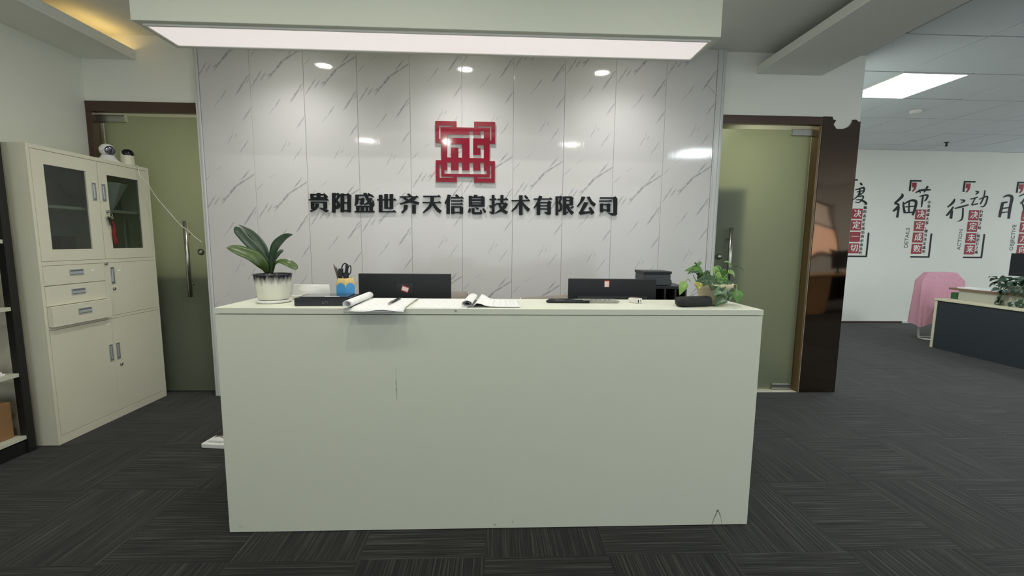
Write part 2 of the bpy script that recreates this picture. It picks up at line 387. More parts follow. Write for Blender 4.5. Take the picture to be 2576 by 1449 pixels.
# soffits with a lip along both sides of the lobby
struct(MB().box(XL + .0005, -2.70, YN, YB - .0005, 2.585, 2.605, bev=.002).box(-2.72, -2.70, YN, YB - .0005, 2.605, 2.655, bev=.002).build('trim_3', m_soffit))
struct(MB().box(2.045, 2.577, YN, YB - .0005, 2.600, 2.62, bev=.002).box(2.045, 2.065, YN, YB - .0005, 2.62, 2.663, bev=.002).box(2.56, 2.577, YN, YB - .0005, 2.62, H - .001).build('trim_4', m_soffit))
# baseboards on the far office wall
struct(MB().box(2.926, 6.68, YF - .012, YF - .0005, 0, .03).build('baseboard_far', m_dkbrown))
struct(MB().box(6.69, 9.9, YF - .018, YF - .0005, 0, .04, bev=.004).build('baseboard_right', m_white))
struct(MB().box(2.926, 2.936, YB + .12, YF - .02, 0, .03).build('baseboard_partition', m_dkbrown))
# brown door frames
m_tanj = mat('tan_steel_jamb', (122, 100, 68), .3, metal=.4)
def door(n, x0, x1, left):
    fr = MB().box(x0, x1, YB - .012, YB + .03, 2.208 if left else 2.220, 2.284, bev=.002).box(x0, x1, YB + .031, YB + .114, 2.25, 2.2835)
    if left: fr.box(x0, x0 + .045, YB - .012, YB + .114, 0, 2.2075, bev=.002)
    root = fr.build('door_%d' % n, m_dkbrown); struct(root)
    if not left: MB().box(x1 - .016, x1 - .0005, YB + .0, YB + .114, .0045, 2.219, bev=.002).build('jamb', m_tanj, root)
    gx0, gx1 = (x0 + .058, -2.16) if left else (1.71, x1 - .028)
    MB().box(gx0, gx1, 3.444, 3.456, .012, 2.195).build('glass_leaf', m_frost, root)
    s = 1 if left else -1; hx = gx0 if left else gx1
    for (za, zb) in ((2.148, 2.2), (.008, .058)):
        c = MB().box(min(hx, hx + s * .175), max(hx, hx + s * .175), 3.431, 3.469, za, zb, bev=.003)
        c.box(min(hx - s * .012, hx + s * .02), max(hx - s * .012, hx + s * .02), 3.436, 3.464, za, zb)
        c.build('pivot_clamp', m_chrome, root)
    hx2, hz0, hz1 = (-2.44, .80, 1.40) if left else (1.935, .80, 1.398)
    hy = 3.444 - .045
    hd = MB().tube([(hx2, hy, hz0), (hx2, hy, hz1)], .0155, n=16).build('pull_handle', m_chrome, root)
    for z in (.90, 1.30): MB().tube([(hx2, hy + .01, z), (hx2, 3.4436, z)], .007, n=10).build('handle_post', m_chrome, hd)
    lx = -2.362 if left else 1.866
    lk = MB().lathe([(.026, 0), (.026, .006), (.017, .009), (.017, .016), (.008, .018)], n=24, loc=(lx, 3.4436, 1.158), mat=Matrix.Rotation(PI / 2, 4, 'X')).build('lock_cylinder', m_chrome, root)
    return root
door(1, XL + .0005, -2.15, True)
door(2, 1.70, 2.6095, False)
m_litgap = mat('lit_floor_gap', (214, 210, 190), 0.4)  # pale strip added in place of lit floor seen under the door
struct(MB().box(2.19, 2.59, YB - .003, YB + .112, 0.0005, .004).build('lit_gap_strip', m_litgap))
# brown cladding on the pillar beside the right door: its top is bitten away by a patch of plaster
z7 = lambda x, y: W(1760 + x / 4.527, 240 + y / 4.527, y=YB)
pts = [z7(*p) for p in ((1396, 243), (1505, 245), (1512, 278), (1545, 287), (1516, 335), (1550, 385), (1622, 386), (1690, 360), (1726, 316), (1735, 281), (1775, 280), (1803, 305), (1830, 300))]
pts = [Vector((p.x, YB - .009, p.z)) for p in pts]; pts[0].x = 2.612; pts[-1].x = 2.924
pl = MB().prism([Vector((2.612, YB - .009, .001))] + pts + [Vector((2.924, YB - .009, .001))], (0, .0085, 0)).build('trim_6', m_pillar); struct(pl)

# dim back rooms behind the frosted doors
lamp('AREA', (-1.9, 5.2, 2.7), E_BACKROOM_L, (1, .97, .75), 0.8)
lamp('AREA', (2.0, 4.9, 2.7), E_BACKROOM_R, (1, .98, .72), 0.8)
t = thing('low_cupboard', 'dark low cupboard blurred behind the left frosted glass door', 'cupboard', (-2.55, 3.95, 0))
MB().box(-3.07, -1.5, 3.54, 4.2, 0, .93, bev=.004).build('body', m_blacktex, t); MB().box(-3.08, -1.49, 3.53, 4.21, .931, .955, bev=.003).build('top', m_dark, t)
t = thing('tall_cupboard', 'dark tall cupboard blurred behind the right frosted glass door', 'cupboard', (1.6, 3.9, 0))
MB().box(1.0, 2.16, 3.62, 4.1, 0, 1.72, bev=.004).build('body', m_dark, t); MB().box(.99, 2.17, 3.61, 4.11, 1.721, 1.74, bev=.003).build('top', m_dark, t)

# ------------------------------------------------------------------ lamps
hx0, hx1, hy0, hy1, hz = -1.80, 1.155, 2.245, 2.545, 2.325
t = thing('ceiling_light_box', 'long white boxed ceiling light with a glowing panel underneath above the counter', 'lamp', ((hx0 + hx1) / 2, 2.4, H))
MB().box(hx0, hx1, hy0, hy1, hz, H - .0005, bev=.003).build('housing', mat('grey_white_box', (206, 210, 196), .6, var=.02, vscale=3), t)
e = .035
fr = MB()
fr.box(hx0 + e, hx1 - e, hy0 + .028, hy0 + .040, hz - .010, hz - .0002, bev=.001).box(hx0 + e, hx1 - e, hy1 - .052, hy1 - .040, hz - .010, hz - .0002, bev=.001)
fr.box(hx0 + e, hx0 + e + .012, hy0 + .040, hy1 - .052, hz - .010, hz - .0002, bev=.001).box(hx1 - e - .012, hx1 - e, hy0 + .040, hy1 - .052, hz - .010, hz - .0002, bev=.001)
fr.build('panel_frame', m_white, t, )
MB().box(hx0 + e + .013, hx1 - e - .013, hy0 + .041, hy1 - .053, hz - .006, hz - .0003).build('glowing_panel', m_boxlight, t)
rows = [(2.865, (-1.49, -.279, .92), E_ROW_WALL, 'in the ceiling slot behind the light box', COL_WALLROW, 128),
        (1.15, (-1.55, -.42, .95), E_ROW_MID, 'over the counter front', COL_DOWN, 140),
        (.18, (-1.95, -.75, 1.13), E_ROW_NEAR, 'above the visitor', COL_DOWN, 150)]
for (y, xs, en, where, col, sp) in rows:
    for x, side in zip(xs, ('left', 'middle', 'right')):
        t = thing('downlight', 'round recessed downlight %s, %s one of three' % (where, side), 'lamp', (x, y, H), 'recessed downlights of the lobby')
        MB().lathe([(.074, 0), (.074, -.006), (.060, -.010), (.058, -.004), (.058, 0)], n=28, loc=(x, y, H - .0003), cap=False).build('trim_ring', m_white, t)
        MB().lathe([(.0575, -.0015), (.0575, -.004)], n=24, loc=(x, y, H), smooth=False).build('lens', m_downlight, t)
        if sp < 140: lamp('SPOT', (x, y, H - .02), en * 4, col, .045, spot=math.radians(sp), blend=1)
        else: lamp('AREA', (x, y, H - .012), en, col, .06)
# office ceiling panels
for n, (x, y) in enumerate(((3.52, 3.67), (3.52 + 3.1, 3.67 - 1.26), (3.0, -.6), (7.24, -.6), (7.24, 4.93 - 1.26), (6.0, -2.6))):
    if n == 4: continue
    where = ('beside the brown pillar', 'over the desks out at the right', 'in the office ceiling right of the visitor', 'far right of the visitor', '', 'in the far corner behind the visitor')[n]
    t = thing('ceiling_panel_light', 'square glowing ceiling panel %s' % where, 'lamp', (x + .31, y + .31, H), 'office ceiling panel lights')
    MB().box(x + .004, x + .616, y + .004, y + .018, H - .004, H + .01).box(x + .004, x + .616, y + .612, y + .626, H - .004, H + .01).box(x + .004, x + .018, y + .018, y + .612, H - .004, H + .01).box(x + .602, x + .616, y + .018, y + .612, H - .004, H + .01).build('frame', m_white, t)
    MB().box(x + .0185, x + .6015, y + .0185, y + .6115, H - .001, H + .008).build('diffuser', m_offlight, t)
    lamp('AREA', (x + .31, y + .315, H - .012), E_OFFICE * 2.2, COL_OFF, .58)
# warm cove strip, only its far end still glows
cv = thing('cove_strip_light', 'warm orange strip light hidden in the left ceiling cove', 'lamp', (-2.88, 3.2, 2.61))
MB().box(-2.885, -2.873, 3.0, 3.36, 2.6055, 2.612).build('strip', emis('warm_strip', (1, .6, .2), 4), cv)
lamp('POINT', (-2.80, 3.27, 2.63), E_COVE, (1, .66, .25), .012); lamp('POINT', (-2.80, 3.12, 2.63), E_COVE * .6, (1, .66, .25), .012)

# ------------------------------------------------------------------ reception counter
YC, ZT = 1.717, .984
ct = thing('reception_counter', 'long plain white reception counter in front of the marble wall', 'counter', (0, 1.9, 0))
m_front = mat('shaded_laminate_front', (196, 199, 182), 0.42, var=0.012, vscale=5)  # the top's laminate darkened, weaker front light put into the colour
fx0, fx1 = -1.142, 1.139
def cpx(x, y): p = W(x, y, y=YC); return (p.x - fx0, p.z)
mk = []
for (a, b_, wd, st) in (((996, 915), (996, 960), .002, .3), ((996, 952), (998, 1006), .0035, .8), ((1790, 1322), (1796, 1305), .004, .8), ((1794, 1308), (1805, 1286), .005, .8), ((1802, 1287), (1808, 1283), .010, .9), ((1807, 1284), (1814, 1304), .005, .7), ((1813, 1302), (1817, 1322), .003, .6), ((1241, 1318), (1248, 1322), .006, .6), ((1288, 1312), (1292, 1314), .006, .5), ((596, 1324), (612, 1326), .004, .3)):
    mk.append(cpx(*a) + cpx(*b_) + (wd, st))
streaks(m_front, mk, (70, 62, 45), distort=.001, dscale=40)
MB().box(fx0, fx1, YC, YC + .018, .004, .957, bev=.0015).build('front_panel', m_front, ct, loc=(fx0, YC, 0))
for x0 in (fx0, fx1 - .018): MB().box(x0, x0 + .018, YC + .0185, 2.42, .004, .72, bev=.001).box(x0, x0 + .018, YC + .0185, 2.0, .72, .957).build('side_panel', m_lam, ct)
MB().box(fx0 - .001, fx1 + .001, YC - .001, 2.025, .960, ZT, bev=.0012).build('counter_top', m_lam, ct)
MB().box(fx0 - .0008, fx1 + .0008, YC - .0022, YC - .0011, .9605, ZT - .0006).build('shaded_edge', m_front, ct, loc=(fx0, YC, -3))  # thin sheet added on the top's front edge, shade put into its colour
MB().box(fx0 + .02, fx1 - .02, YC + .03, 2.012, .9572, .9598).build('reveal_strip', mat('shadow_gap', (90, 92, 78), .8), ct)
MB().box(fx0 + .019, fx1 - .019, YC + .019, 2.46, .715, .74, bev=.001).build('worktop', m_lam, ct)
MB().box(-.05, .05, YC + .019, 2.3, .004, .714).build('middle_support', m_lam, ct)
p = W(1146, 783, y=YC - .0023); MB().prism([p + Vector((-.006, -.0008, .004)), p + Vector((.004, -.0008, .004)), p + Vector((.004, -.0008, -.005))], (0, .0007, 0)).build('chipped_spot', mat('chip', (110, 106, 90), .8), ct)

# ------------------------------------------------------------------ red emblem and the company name
YE = YM - .003
def emblem():
    t = thing('emblem', 'red square emblem with white gaps mounted on the marble wall above the lettering', 'emblem', (-.243, YE - .01, 1.95))
    ox, oz, sz = -.4725, 2.178, .4575
    holes = [(6, 29.5, 7.2, 9.5), (6, 8.6, 7.2, 29), (70.5, 93.6, 7.2, 9.5), (91.2, 93.6, 7.2, 30), (6.3, 9, 71, 93), (6.3, 30, 91, 93), (91.2, 93.6, 71, 93), (70.5, 93.6, 91, 93),
             (19.5, 81, 21.6, 27), (19.5, 25.7, 21.6, 59.3), (56.7, 63, 15.8, 59.6), (75.3, 81, 15.4, 27), (25.7, 44.7, 37.4, 42.9), (38.2, 44.7, 37.4, 59.3), (56.7, 81, 54.3, 59.6), (75.3, 81, 38, 59.6), (70.3, 81, 38, 43),
             (19.5, 25.7, 67.2, 86), (38.4, 44.7, 67.2, 86), (56.7, 63, 67.2, 86), (75.2, 81.2, 67.2, 86), (14.6, 86, 80.2, 86)]
    notch = [(35.5, 64.6, -1, 9.8), (35.5, 64.6, 90.6, 101), (-1, 9.4, 35.6, 64), (90.8, 101, 35.6, 64)]
    hs = holes + notch
    xs = sorted({0, 100} | {v for h in hs for v in h[:2] if 0 < v < 100}); ys = sorted({0, 100} | {v for h in hs for v in h[2:] if 0 < v < 100})
    def plate(y0, y1):
        b = bmesh.new(); vt = {}
        def V(i, j, y):
            k = (i, j, y)
            if k not in vt: vt[k] = b.verts.new((ox + xs[i] / 100 * sz, y, oz - ys[j] / 100 * sz))
            return vt[k]
        solid = lambda i, j: 0 <= i < len(xs) - 1 and 0 <= j < len(ys) - 1 and not any(h[0] < (xs[i] + xs[i + 1]) / 2 < h[1] and h[2] < (ys[j] + ys[j + 1]) / 2 < h[3] for h in hs)
        for i in range(len(xs) - 1):
            for j in range(len(ys) - 1):
                if not solid(i, j): continue
                b.faces.new((V(i, j, y0), V(i + 1, j, y0), V(i + 1, j + 1, y0), V(i, j + 1, y0))); b.faces.new((V(i, j, y1), V(i, j + 1, y1), V(i + 1, j + 1, y1), V(i + 1, j, y1)))
                for (di, dj, a, c) in ((-1, 0, (i, j), (i, j + 1)), (1, 0, (i + 1, j), (i + 1, j + 1)), (0, -1, (i, j), (i + 1, j)), (0, 1, (i, j + 1), (i + 1, j + 1))):
                    if not solid(i + di, j + dj): b.faces.new((V(*a, y0), V(*c, y0), V(*c, y1), V(*a, y1)))
        bmesh.ops.recalc_face_normals(b, faces=b.faces); m_ = MB(); return m_.add(b)
    plate(YM - .016, YM - .0003).build('backing', m_pinkw, t)
    plate(YM - .019, YM - .0162).build('face', m_red, t)
emblem()

R_ = lambda x0, x1, y0, y1: [(x0, y0), (x1, y0), (x1, y1), (x0, y1)]
A_, B_ = (760, 470), (1160, 470)
GL = [('贵', 'first', A_, [R_(125, 350, 110, 130), R_(127, 170, 108, 190), [(330, 118), (345, 98), (400, 150), (385, 168), (385, 190), (342, 190), (342, 130)], R_(228, 280, 95, 210), R_(128, 385, 163, 190), R_(102, 400, 195, 213), [(360, 196), (380, 178), (415, 213), (365, 213)], R_(135, 182, 234, 352), R_(135, 380, 232, 252), [(332, 236), (385, 232), (385, 345), (335, 345)], [(205, 262), (258, 262), (252, 312), (205, 365), (130, 393), (120, 378), (180, 350), (205, 310)], [(258, 328), (300, 328), (412, 370), (375, 403), (318, 365)]]),
      ('阳', 'second', A_, [R_(470, 520, 95, 405), R_(470, 575, 104, 126), [(542, 106), (562, 92), (602, 125), (575, 150)], [(560, 125), (600, 128), (550, 210), (592, 260), (593, 310), (560, 346), (530, 346), (528, 312), (545, 300), (548, 265), (525, 225), (530, 205)], R_(605, 657, 104, 400), R_(605, 720, 112, 132), R_(712, 765, 125, 400), [(690, 118), (728, 100), (772, 140), (765, 160), (712, 150)], R_(650, 715, 238, 259), R_(650, 715, 363, 387)]),
      ('盛', 'third', A_, [R_(840, 1090, 121, 141), [(1060, 140), (1090, 115), (1130, 150), (1125, 160)], [(838, 120), (886, 125), (882, 230), (872, 265), (830, 300), (827, 285), (838, 220)], R_(880, 960, 185, 203), [(925, 185), (965, 168), (977, 190), (967, 268), (932, 286), (898, 252), (922, 245)], [(962, 98), (1012, 95), (1040, 160), (1078, 230), (1130, 262), (1136, 290), (1108, 330), (1058, 282), (1010, 200), (985, 140)], [(1030, 106), (1050, 97), (1130, 147), (1108, 162), (1050, 132)], [(1065, 175), (1108, 182), (1090, 218), (1050, 262), (980, 290), (973, 280), (1030, 237)], [(1108, 212), (1126, 215), (1136, 268), (1105, 258)], R_(850, 1115, 297, 318), R_(852, 900, 300, 386), R_(925, 972, 315, 386), R_(1002, 1036, 315, 386), R_(1060, 1112, 300, 386), R_(825, 1138, 382, 403), [(1088, 384), (1110, 365), (1140, 396)]]),
      ('世', 'fourth', A_, [R_(1182, 1480, 194, 213), [(1438, 196), (1455, 178), (1490, 210)], R_(1210, 1263, 125, 400), R_(1297, 1350, 112, 345), R_(1381, 1434, 112, 342), R_(1300, 1430, 323, 346), R_(1212, 1470, 381, 401), [(1428, 384), (1450, 365), (1490, 400)]]),
      ('齐', 'fifth', A_, [[(1658, 108), (1690, 105), (1732, 140), (1700, 152), (1662, 125)], R_(1540, 1830, 147, 164), [(1788, 150), (1810, 135), (1842, 162)], [(1575, 164), (1622, 162), (1690, 205), (1845, 238), (1840, 276), (1800, 274), (1685, 245), (1635, 215)], [(1738, 164), (1805, 164), (1775, 205), (1700, 248), (1545, 277), (1541, 262), (1660, 215)], [(1610, 282), (1666, 286), (1660, 348), (1585, 416), (1560, 400), (1600, 365)], R_(1738, 1793, 280, 420)]),
      ('天', 'sixth', A_, [R_(1912, 2180, 139, 159), [(2138, 142), (2160, 125), (2192, 157)], R_(1902, 2190, 236, 256), [(2143, 240), (2170, 222), (2202, 256)], [(2026, 156), (2082, 156), (2076, 262), (2012, 350), (1917, 413), (1904, 404), (1990, 310), (2026, 240)], [(2045, 250), (2092, 260), (2142, 325), (2203, 375), (2175, 416), (2128, 385), (2076, 320)]]),
      ('信', 'seventh', A_, [[(2300, 118), (2352, 130), (2336, 165), (2332, 426), (2280, 426), (2280, 250), (2262, 272), (2249, 250), (2280, 190)], [(2418, 130), (2445, 115), (2482, 150), (2460, 177), (2433, 165)], R_(2350, 2540, 161, 181), [(2498, 165), (2525, 145), (2556, 180)], R_(2355, 2530, 211, 231), [(2498, 214), (2515, 198), (2550, 224)], R_(2355, 2530, 261, 281), [(2498, 264), (2515, 248), (2550, 277)], R_(2355, 2406, 303, 427), R_(2355, 2520, 304, 327), R_(2490, 2543, 318, 427), [(2480, 308), (2510, 300), (2546, 337), (2490, 330)], R_(2400, 2495, 393, 412)]),
      ('息', 'eighth', B_, [[(205, 122), (262, 130), (236, 162), (195, 162)], R_(120, 169, 140, 312), R_(314, 370, 158, 312), R_(120, 350, 150, 178), [(308, 152), (340, 138), (373, 172), (370, 180)], R_(165, 320, 196, 221), R_(165, 320, 243, 261), R_(120, 370, 277, 312), [(125, 335), (152, 345), (146, 400), (104, 406), (110, 385)], [(165, 335), (210, 338), (212, 390), (225, 400), (300, 400), (295, 365), (316, 360), (333, 410), (320, 433), (190, 433), (165, 410)], [(222, 318), (255, 325), (282, 340), (260, 363), (240, 350)], [(333, 345), (360, 338), (396, 390), (370, 413), (345, 370)]]),
      ('技', 'ninth', B_, [R_(482, 529, 128, 422), R_(447, 545, 188, 206), [(525, 190), (545, 175), (567, 202)], [(444, 290), (500, 290), (565, 255), (566, 276), (500, 326), (450, 326)], [(444, 385), (485, 395), (529, 400), (520, 431), (485, 431), (450, 406)], R_(621, 669, 128, 262), R_(573, 735, 187, 206), [(688, 190), (715, 170), (750, 206)], R_(560, 720, 254, 276), [(678, 258), (700, 244), (742, 272)], [(688, 258), (742, 268), (710, 332), (640, 387), (540, 420), (534, 410), (625, 345)], [(585, 276), (622, 276), (660, 345), (742, 395), (712, 432), (648, 395), (608, 330)]]),
      ('术', 'tenth', B_, [R_(797, 1085, 206, 226), [(1038, 210), (1065, 190), (1097, 226)], R_(918, 972, 133, 442), [(920, 225), (926, 260), (882, 332), (806, 392), (794, 380), (860, 300)], [(968, 225), (1012, 280), (1092, 350), (1060, 397), (1008, 340), (968, 272)], [(998, 140), (1020, 129), (1064, 175), (1045, 197), (1015, 170)]]),
      ('有', 'eleventh', B_, [R_(1150, 1425, 181, 199), [(1383, 184), (1415, 165), (1446, 198)], [(1235, 136), (1286, 150), (1262, 212), (1200, 297), (1155, 343), (1146, 330), (1200, 240)], R_(1196, 1252, 245, 442), R_(1240, 1390, 239, 259), R_(1366, 1420, 250, 432), [(1358, 242), (1390, 215), (1432, 247), (1416, 272)], R_(1245, 1370, 290, 307), R_(1245, 1370, 339, 356), [(1313, 395), (1370, 400), (1420, 418), (1395, 442), (1350, 434)]]),
      ('限', 'twelfth', B_, [R_(1495, 1536, 148, 446), R_(1495, 1580, 149, 169), [(1558, 152), (1580, 139), (1607, 165)], [(1565, 163), (1604, 166), (1574, 235), (1602, 290), (1597, 365), (1565, 391), (1540, 391), (1540, 360), (1560, 355), (1565, 300), (1540, 245)], R_(1614, 1663, 150, 440), R_(1614, 1745, 149, 171), R_(1719, 1772, 165, 290), [(1713, 152), (1740, 144), (1784, 182), (1770, 202)], R_(1660, 1725, 207, 224), R_(1660, 1771, 267, 291), [(1660, 289), (1702, 289), (1730, 358), (1787, 400), (1750, 442), (1698, 382), (1670, 332)], [(1727, 326), (1765, 300), (1787, 316), (1745, 347)], [(1614, 442), (1692, 412), (1690, 388), (1640, 403)]]),
      ('公', 'thirteenth', B_, [[(1910, 150), (1968, 160), (1940, 212), (1850, 317), (1831, 305), (1880, 237)], [(1993, 160), (2030, 150), (2070, 220), (2132, 270), (2105, 311), (2048, 265)], [(1952, 238), (2014, 250), (1992, 292), (1930, 386), (2050, 384), (2082, 395), (2062, 411), (1885, 442), (1861, 400), (1880, 385)], [(2020, 325), (2050, 318), (2112, 405), (2065, 442), (2048, 390)]]),
      ('司', 'last', B_, [R_(2198, 2440, 164, 184), [(2398, 170), (2440, 148), (2472, 186), (2466, 440), (2440, 453), (2410, 430), (2410, 184)], [(2323, 404), (2360, 410), (2412, 415), (2440, 453), (2390, 453), (2348, 425)], R_(2187, 2370, 214, 232), [(2338, 217), (2365, 202), (2386, 228)], R_(2200, 2246, 262, 400), R_(2200, 2350, 267, 287), R_(2309, 2360, 275, 397), [(2305, 270), (2340, 258), (2368, 282), (2360, 300)], R_(2240, 2315, 354, 377)])]
for (ch, nth, (ox, oy), polys) in GL:
    b_ = MB()
    for kq, q in enumerate(polys):
        yq = YM - .014 - .00012 * kq
        pp = [W(ox + x / 6.283, oy + y / 6.283, y=YM - .015) for (x, y) in q]
        b_.prism([Vector((v.x, yq, v.z)) for v in pp], (0, YM - .0003 - yq, 0))
    c0 = sum((v.co for v in b_.bm.verts), Vector()) / len(b_.bm.verts)
    o = b_.build('raised_character', m_letter, None, loc=(c0.x, YM - .0003, c0.z))
    tag(o, 'black raised character %s, %s in the company name under the red emblem' % (ch, nth), 'lettering', 'characters of the company name')

# ------------------------------------------------------------------ steel cabinet
XC, yc0, yc1, zc = -2.654, 2.522, 3.358, 1.792
cab = thing('filing_cabinet', 'tall cream steel filing cabinet with two glass doors and three drawers', 'cabinet', (-2.87, 2.94, 0))
bd = MB().box(XL + .002, XC - .02, yc0, yc0 + .016, .001, zc, bev=.001).box(XL + .002, XC - .02, yc1 - .016, yc1, .001, zc, bev=.001).box(XL + .002, XL + .012, yc0 + .016, yc1 - .016, .001, zc)
bd.box(XL + .012, XC - .02, yc0 + .016, yc1 - .016, zc - .02, zc).box(XL + .012, XC - .02, yc0 + .016, yc1 - .016, 1.09, 1.115).box(XL + .012, XC - .03, yc0 + .016, yc1 - .016, .001, .06).box(XL + .012, XC - .03, yc0 + .016, yc1 - .016, .70, .72)
# face frame
for (a, b2, z0, z1) in ((yc0, yc0 + .017, .001, zc), (yc1 - .017, yc1, .001, zc), (yc0 + .017, yc1 - .017, 1.768, zc), (yc0 + .017, yc1 - .017, 1.094, 1.118), (yc0 + .017, yc1 - .017, .708, .726), (yc0 + .017, yc1 - .017, .001, .052), (2.924, 2.950, .726, 1.094)):
    bd.box(XC - .0195, XC, a, b2, z0, z1, bev=.0008, seg=1)
bd.build('body', m_cab, cab)
MB().box(XL + .015, XC - .04, yc0 + .018, yc1 - .018, 1.440, 1.458).build('shelf', m_cab, cab)
def pull(parent, y, z, horiz):
    a, b2 = (.044, .019) if horiz else (.014, .058)
    q = MB().box(XC - .001, XC + .004, y - a, y + a, z + b2 - .004, z + b2).box(XC - .001, XC + .004, y - a, y + a, z - b2, z - b2 + .004)
    q.box(XC - .001, XC + .004, y - a, y - a + .004, z - b2 + .004, z + b2 - .004).box(XC - .001, XC + .004, y + a - .004, y + a, z - b2 + .004, z + b2 - .004)
    if horiz: q.box(XC - .006, XC + .007, y - a + .006, y + a - .006, z - .012, z + .004, bev=.002)
    else: q.box(XC - .006, XC + .006, y - .006, y + .006, z - b2 + .012, z + b2 - .012, bev=.002)
    h = q.build('recessed_handle', m_handle, parent)
    MB().box(XC - .0009, XC + .0012, y - a + .0045, y + a - .0045, z - b2 + .0045, z + b2 - .0045).build('handle_pocket', m_pocket, parent)
    return h
def lockb(parent, y, z):
    MB().lathe([(.0095, 0), (.0095, .008), (.004, .009)], n=18, loc=(XC + .0003, y, z), mat=Matrix.Rotation(PI / 2, 4, 'Y')).build('lock', m_chrome, parent)
def gdoor(y0, y1, gy0, gy1, hy):
    q = MB()
    for (a, b2, z0, z1) in ((y0, gy0, 1.120, 1.766), (gy1, y1, 1.120, 1.766), (gy0, gy1, 1.688, 1.766), (gy0, gy1, 1.120, 1.190)): q.box(XC - .018, XC - .0005, a, b2, z0, z1, bev=.0006, seg=1)
    dd = q.build('glass_door', m_cab, cab)
    MB().box(XC - .012, XC - .009, gy0 + .0005, gy1 - .0005, 1.1905, 1.6875).build('pane', m_glass, dd)
    pull(dd, hy, 1.565, False); return dd
gd1 = gdoor(2.541, 2.940, 2.608, 2.860, 2.905); gd2 = gdoor(2.9425, 3.339, 3.007, 3.262, 2.972)
lockb(gd2, 2.985, 1.44)
for n, (z0, z1) in enumerate(((.975, 1.092), (.852, .972), (.728, .849))):
    dx = 0
    dd = MB().box(XC - (.018 if n < 2 else .046), XC + .0005, 2.5405, 2.9225, z0, z1, bev=.0012).build('drawer', m_cab, cab)
    pull(dd, 2.735, (z0 + z1) / 2 + .012, True)
    if n == 0: MB().box(XC + .0006, XC + .0012, 2.83, 2.85, 1.045, 1.058).build('sticker', m_paper, dd)
    if n == 2:
        MB().box(XC - .35, XC - .0465, 2.552, 2.912, z0 + .01, z1 - .03).build('drawer_tray', m_cab, dd)
        dd.location.x += .028
sd = MB().box(XC - .018, XC - .0005, 2.951, 3.340, .728, 1.0925, bev=.0012).build('side_door', m_cab, cab); pull(sd, 2.980, 1.005, False); lockb(sd, 2.982, .912)
MB().box(XC + .0003, XC + .0009, 3.02, 3.045, 1.03, 1.045).build('sticker', m_paper, sd)
l1 = MB().box(XC - .018, XC - .0005, 2.541, 2.9395, .054, .706, bev=.0012).build('lower_door', m_cab, cab); l2 = MB().box(XC - .018, XC - .0005, 2.9408, 3.340, .054, .706, bev=.0012).build('lower_door', m_cab, cab)
pull(l1, 2.915, .475, False); pull(l2, 2.968, .475, False); lockb(l2, 2.982, .375)
MB().box(XC + .0003, XC + .0009, 2.90, 2.925, .672, .679).build('sticker', m_paper, l1)
lockb(cab, 2.937, 1.088)
# things inside the cabinet
m_bag = bpy.data.materials.new('thin_white_bag'); m_bag.use_nodes = True
b_ = m_bag.node_tree.nodes['Principled BSDF']; b_.inputs['Base Color'].default_value = lin((244, 244, 240)); b_.inputs['Roughness'].default_value = .3; b_.inputs['Alpha'].default_value = .85
bag = MB(); rws = []
for k in range(9):
    v = k / 8; rws.append([])
    for i in range(20):
        a = 2 * PI * i / 20; rr = (.018 + .075 * v ** .8) * (1 + .22 * math.sin(6 * a + 2 * v))
        rws[-1].append((-2.73 + rr * .6 * math.cos(a), 3.09 + .03 * v + rr * math.sin(a), 1.459 + .19 * v))
bag.grid(rws, close=True)
tag(bag.build('plastic_bag', m_bag, None, loc=(-2.76, 3.1, 1.459)), 'thin white plastic bag on the shelf behind the right cabinet glass', 'bag')
tag(MB().box(-2.86, -2.80, 3.10, 3.27, 1.4585, 1.60, bev=.003).build('blue_folder', mat('blue_card', (40, 66, 98), .5), None, loc=(-2.775, 3.2, 1.4585)), 'dark blue box file beside the plastic bag in the cabinet', 'file')
m_bx = mat('brown_card', (86, 62, 48), .7, var=.1)
tag(MB().box(-2.80, -2.70, 2.70, 2.80, 1.1155, 1.27, bev=.003).build('small_box', m_bx, None, loc=(-2.75, 2.75, 1.1155)), 'small dark brown box on the cabinet floor behind the left glass', 'box')
tag(MB().lathe([(.0, 0), (.045, .004), (.055, .03), (.035, .055), (0, .062)], n=18, loc=(-2.74, 2.655, 1.1157)).build('tan_pouch', mat('tan_pouch', (150, 108, 84), .8, var=.1), None, loc=(-2.74, 2.655, 1.1157)), 'small tan pouch beside the brown box in the cabinet', 'pouch')
# keys with a red cloth hanging from the glass-door lock
ky = thing('key_bunch', 'bunch of keys with a red cloth tag hanging from the cabinet lock', 'keys', (XC + .012, 2.985, 1.44))
MB().box(XC + .0095, XC + .022, 2.983, 2.987, 1.432, 1.448).build('key_in_lock', m_chrome, ky)
MB().tube([(XC + .018, 2.985 + .016 * math.sin(a), 1.418 + .016 * math.cos(a)) for a in [2 * PI * i / 20 for i in range(21)]], .0016, n=6, cap=False).build('key_ring', m_chrome, ky)
for n, (yy, zz, an) in enumerate(((2.978, 1.375, .2), (2.990, 1.37, -.15), (2.998, 1.378, -.4), (2.982, 1.36, .05))):
    b_ = MB().lathe([(.011, 0), (.011, .003)], n=14, mat=Matrix.Rotation(PI / 2, 4, 'Y'), smooth=False).box(0, .003, -.003, .003, -.04, -.008).box(0, .003, .003, .007, -.038, -.028)
    b_.xf(Matrix.Translation((XC + .008 + n * .0042, yy, zz + .022)) @ Matrix.Rotation(an, 4, 'X')).build('key', m_dark if n % 2 else m_chrome, ky)
rows_ = []
for k in range(9):
    v = k / 8; ww = .012 + .013 * v
    rows_.append([(XC + .012 + .006 * math.sin(i * 2.1 + k * .5), 3.003 + .014 * v - ww / 2 + ww * i / 6 + .003 * math.sin(k), 1.375 - .155 * v) for i in range(7)])
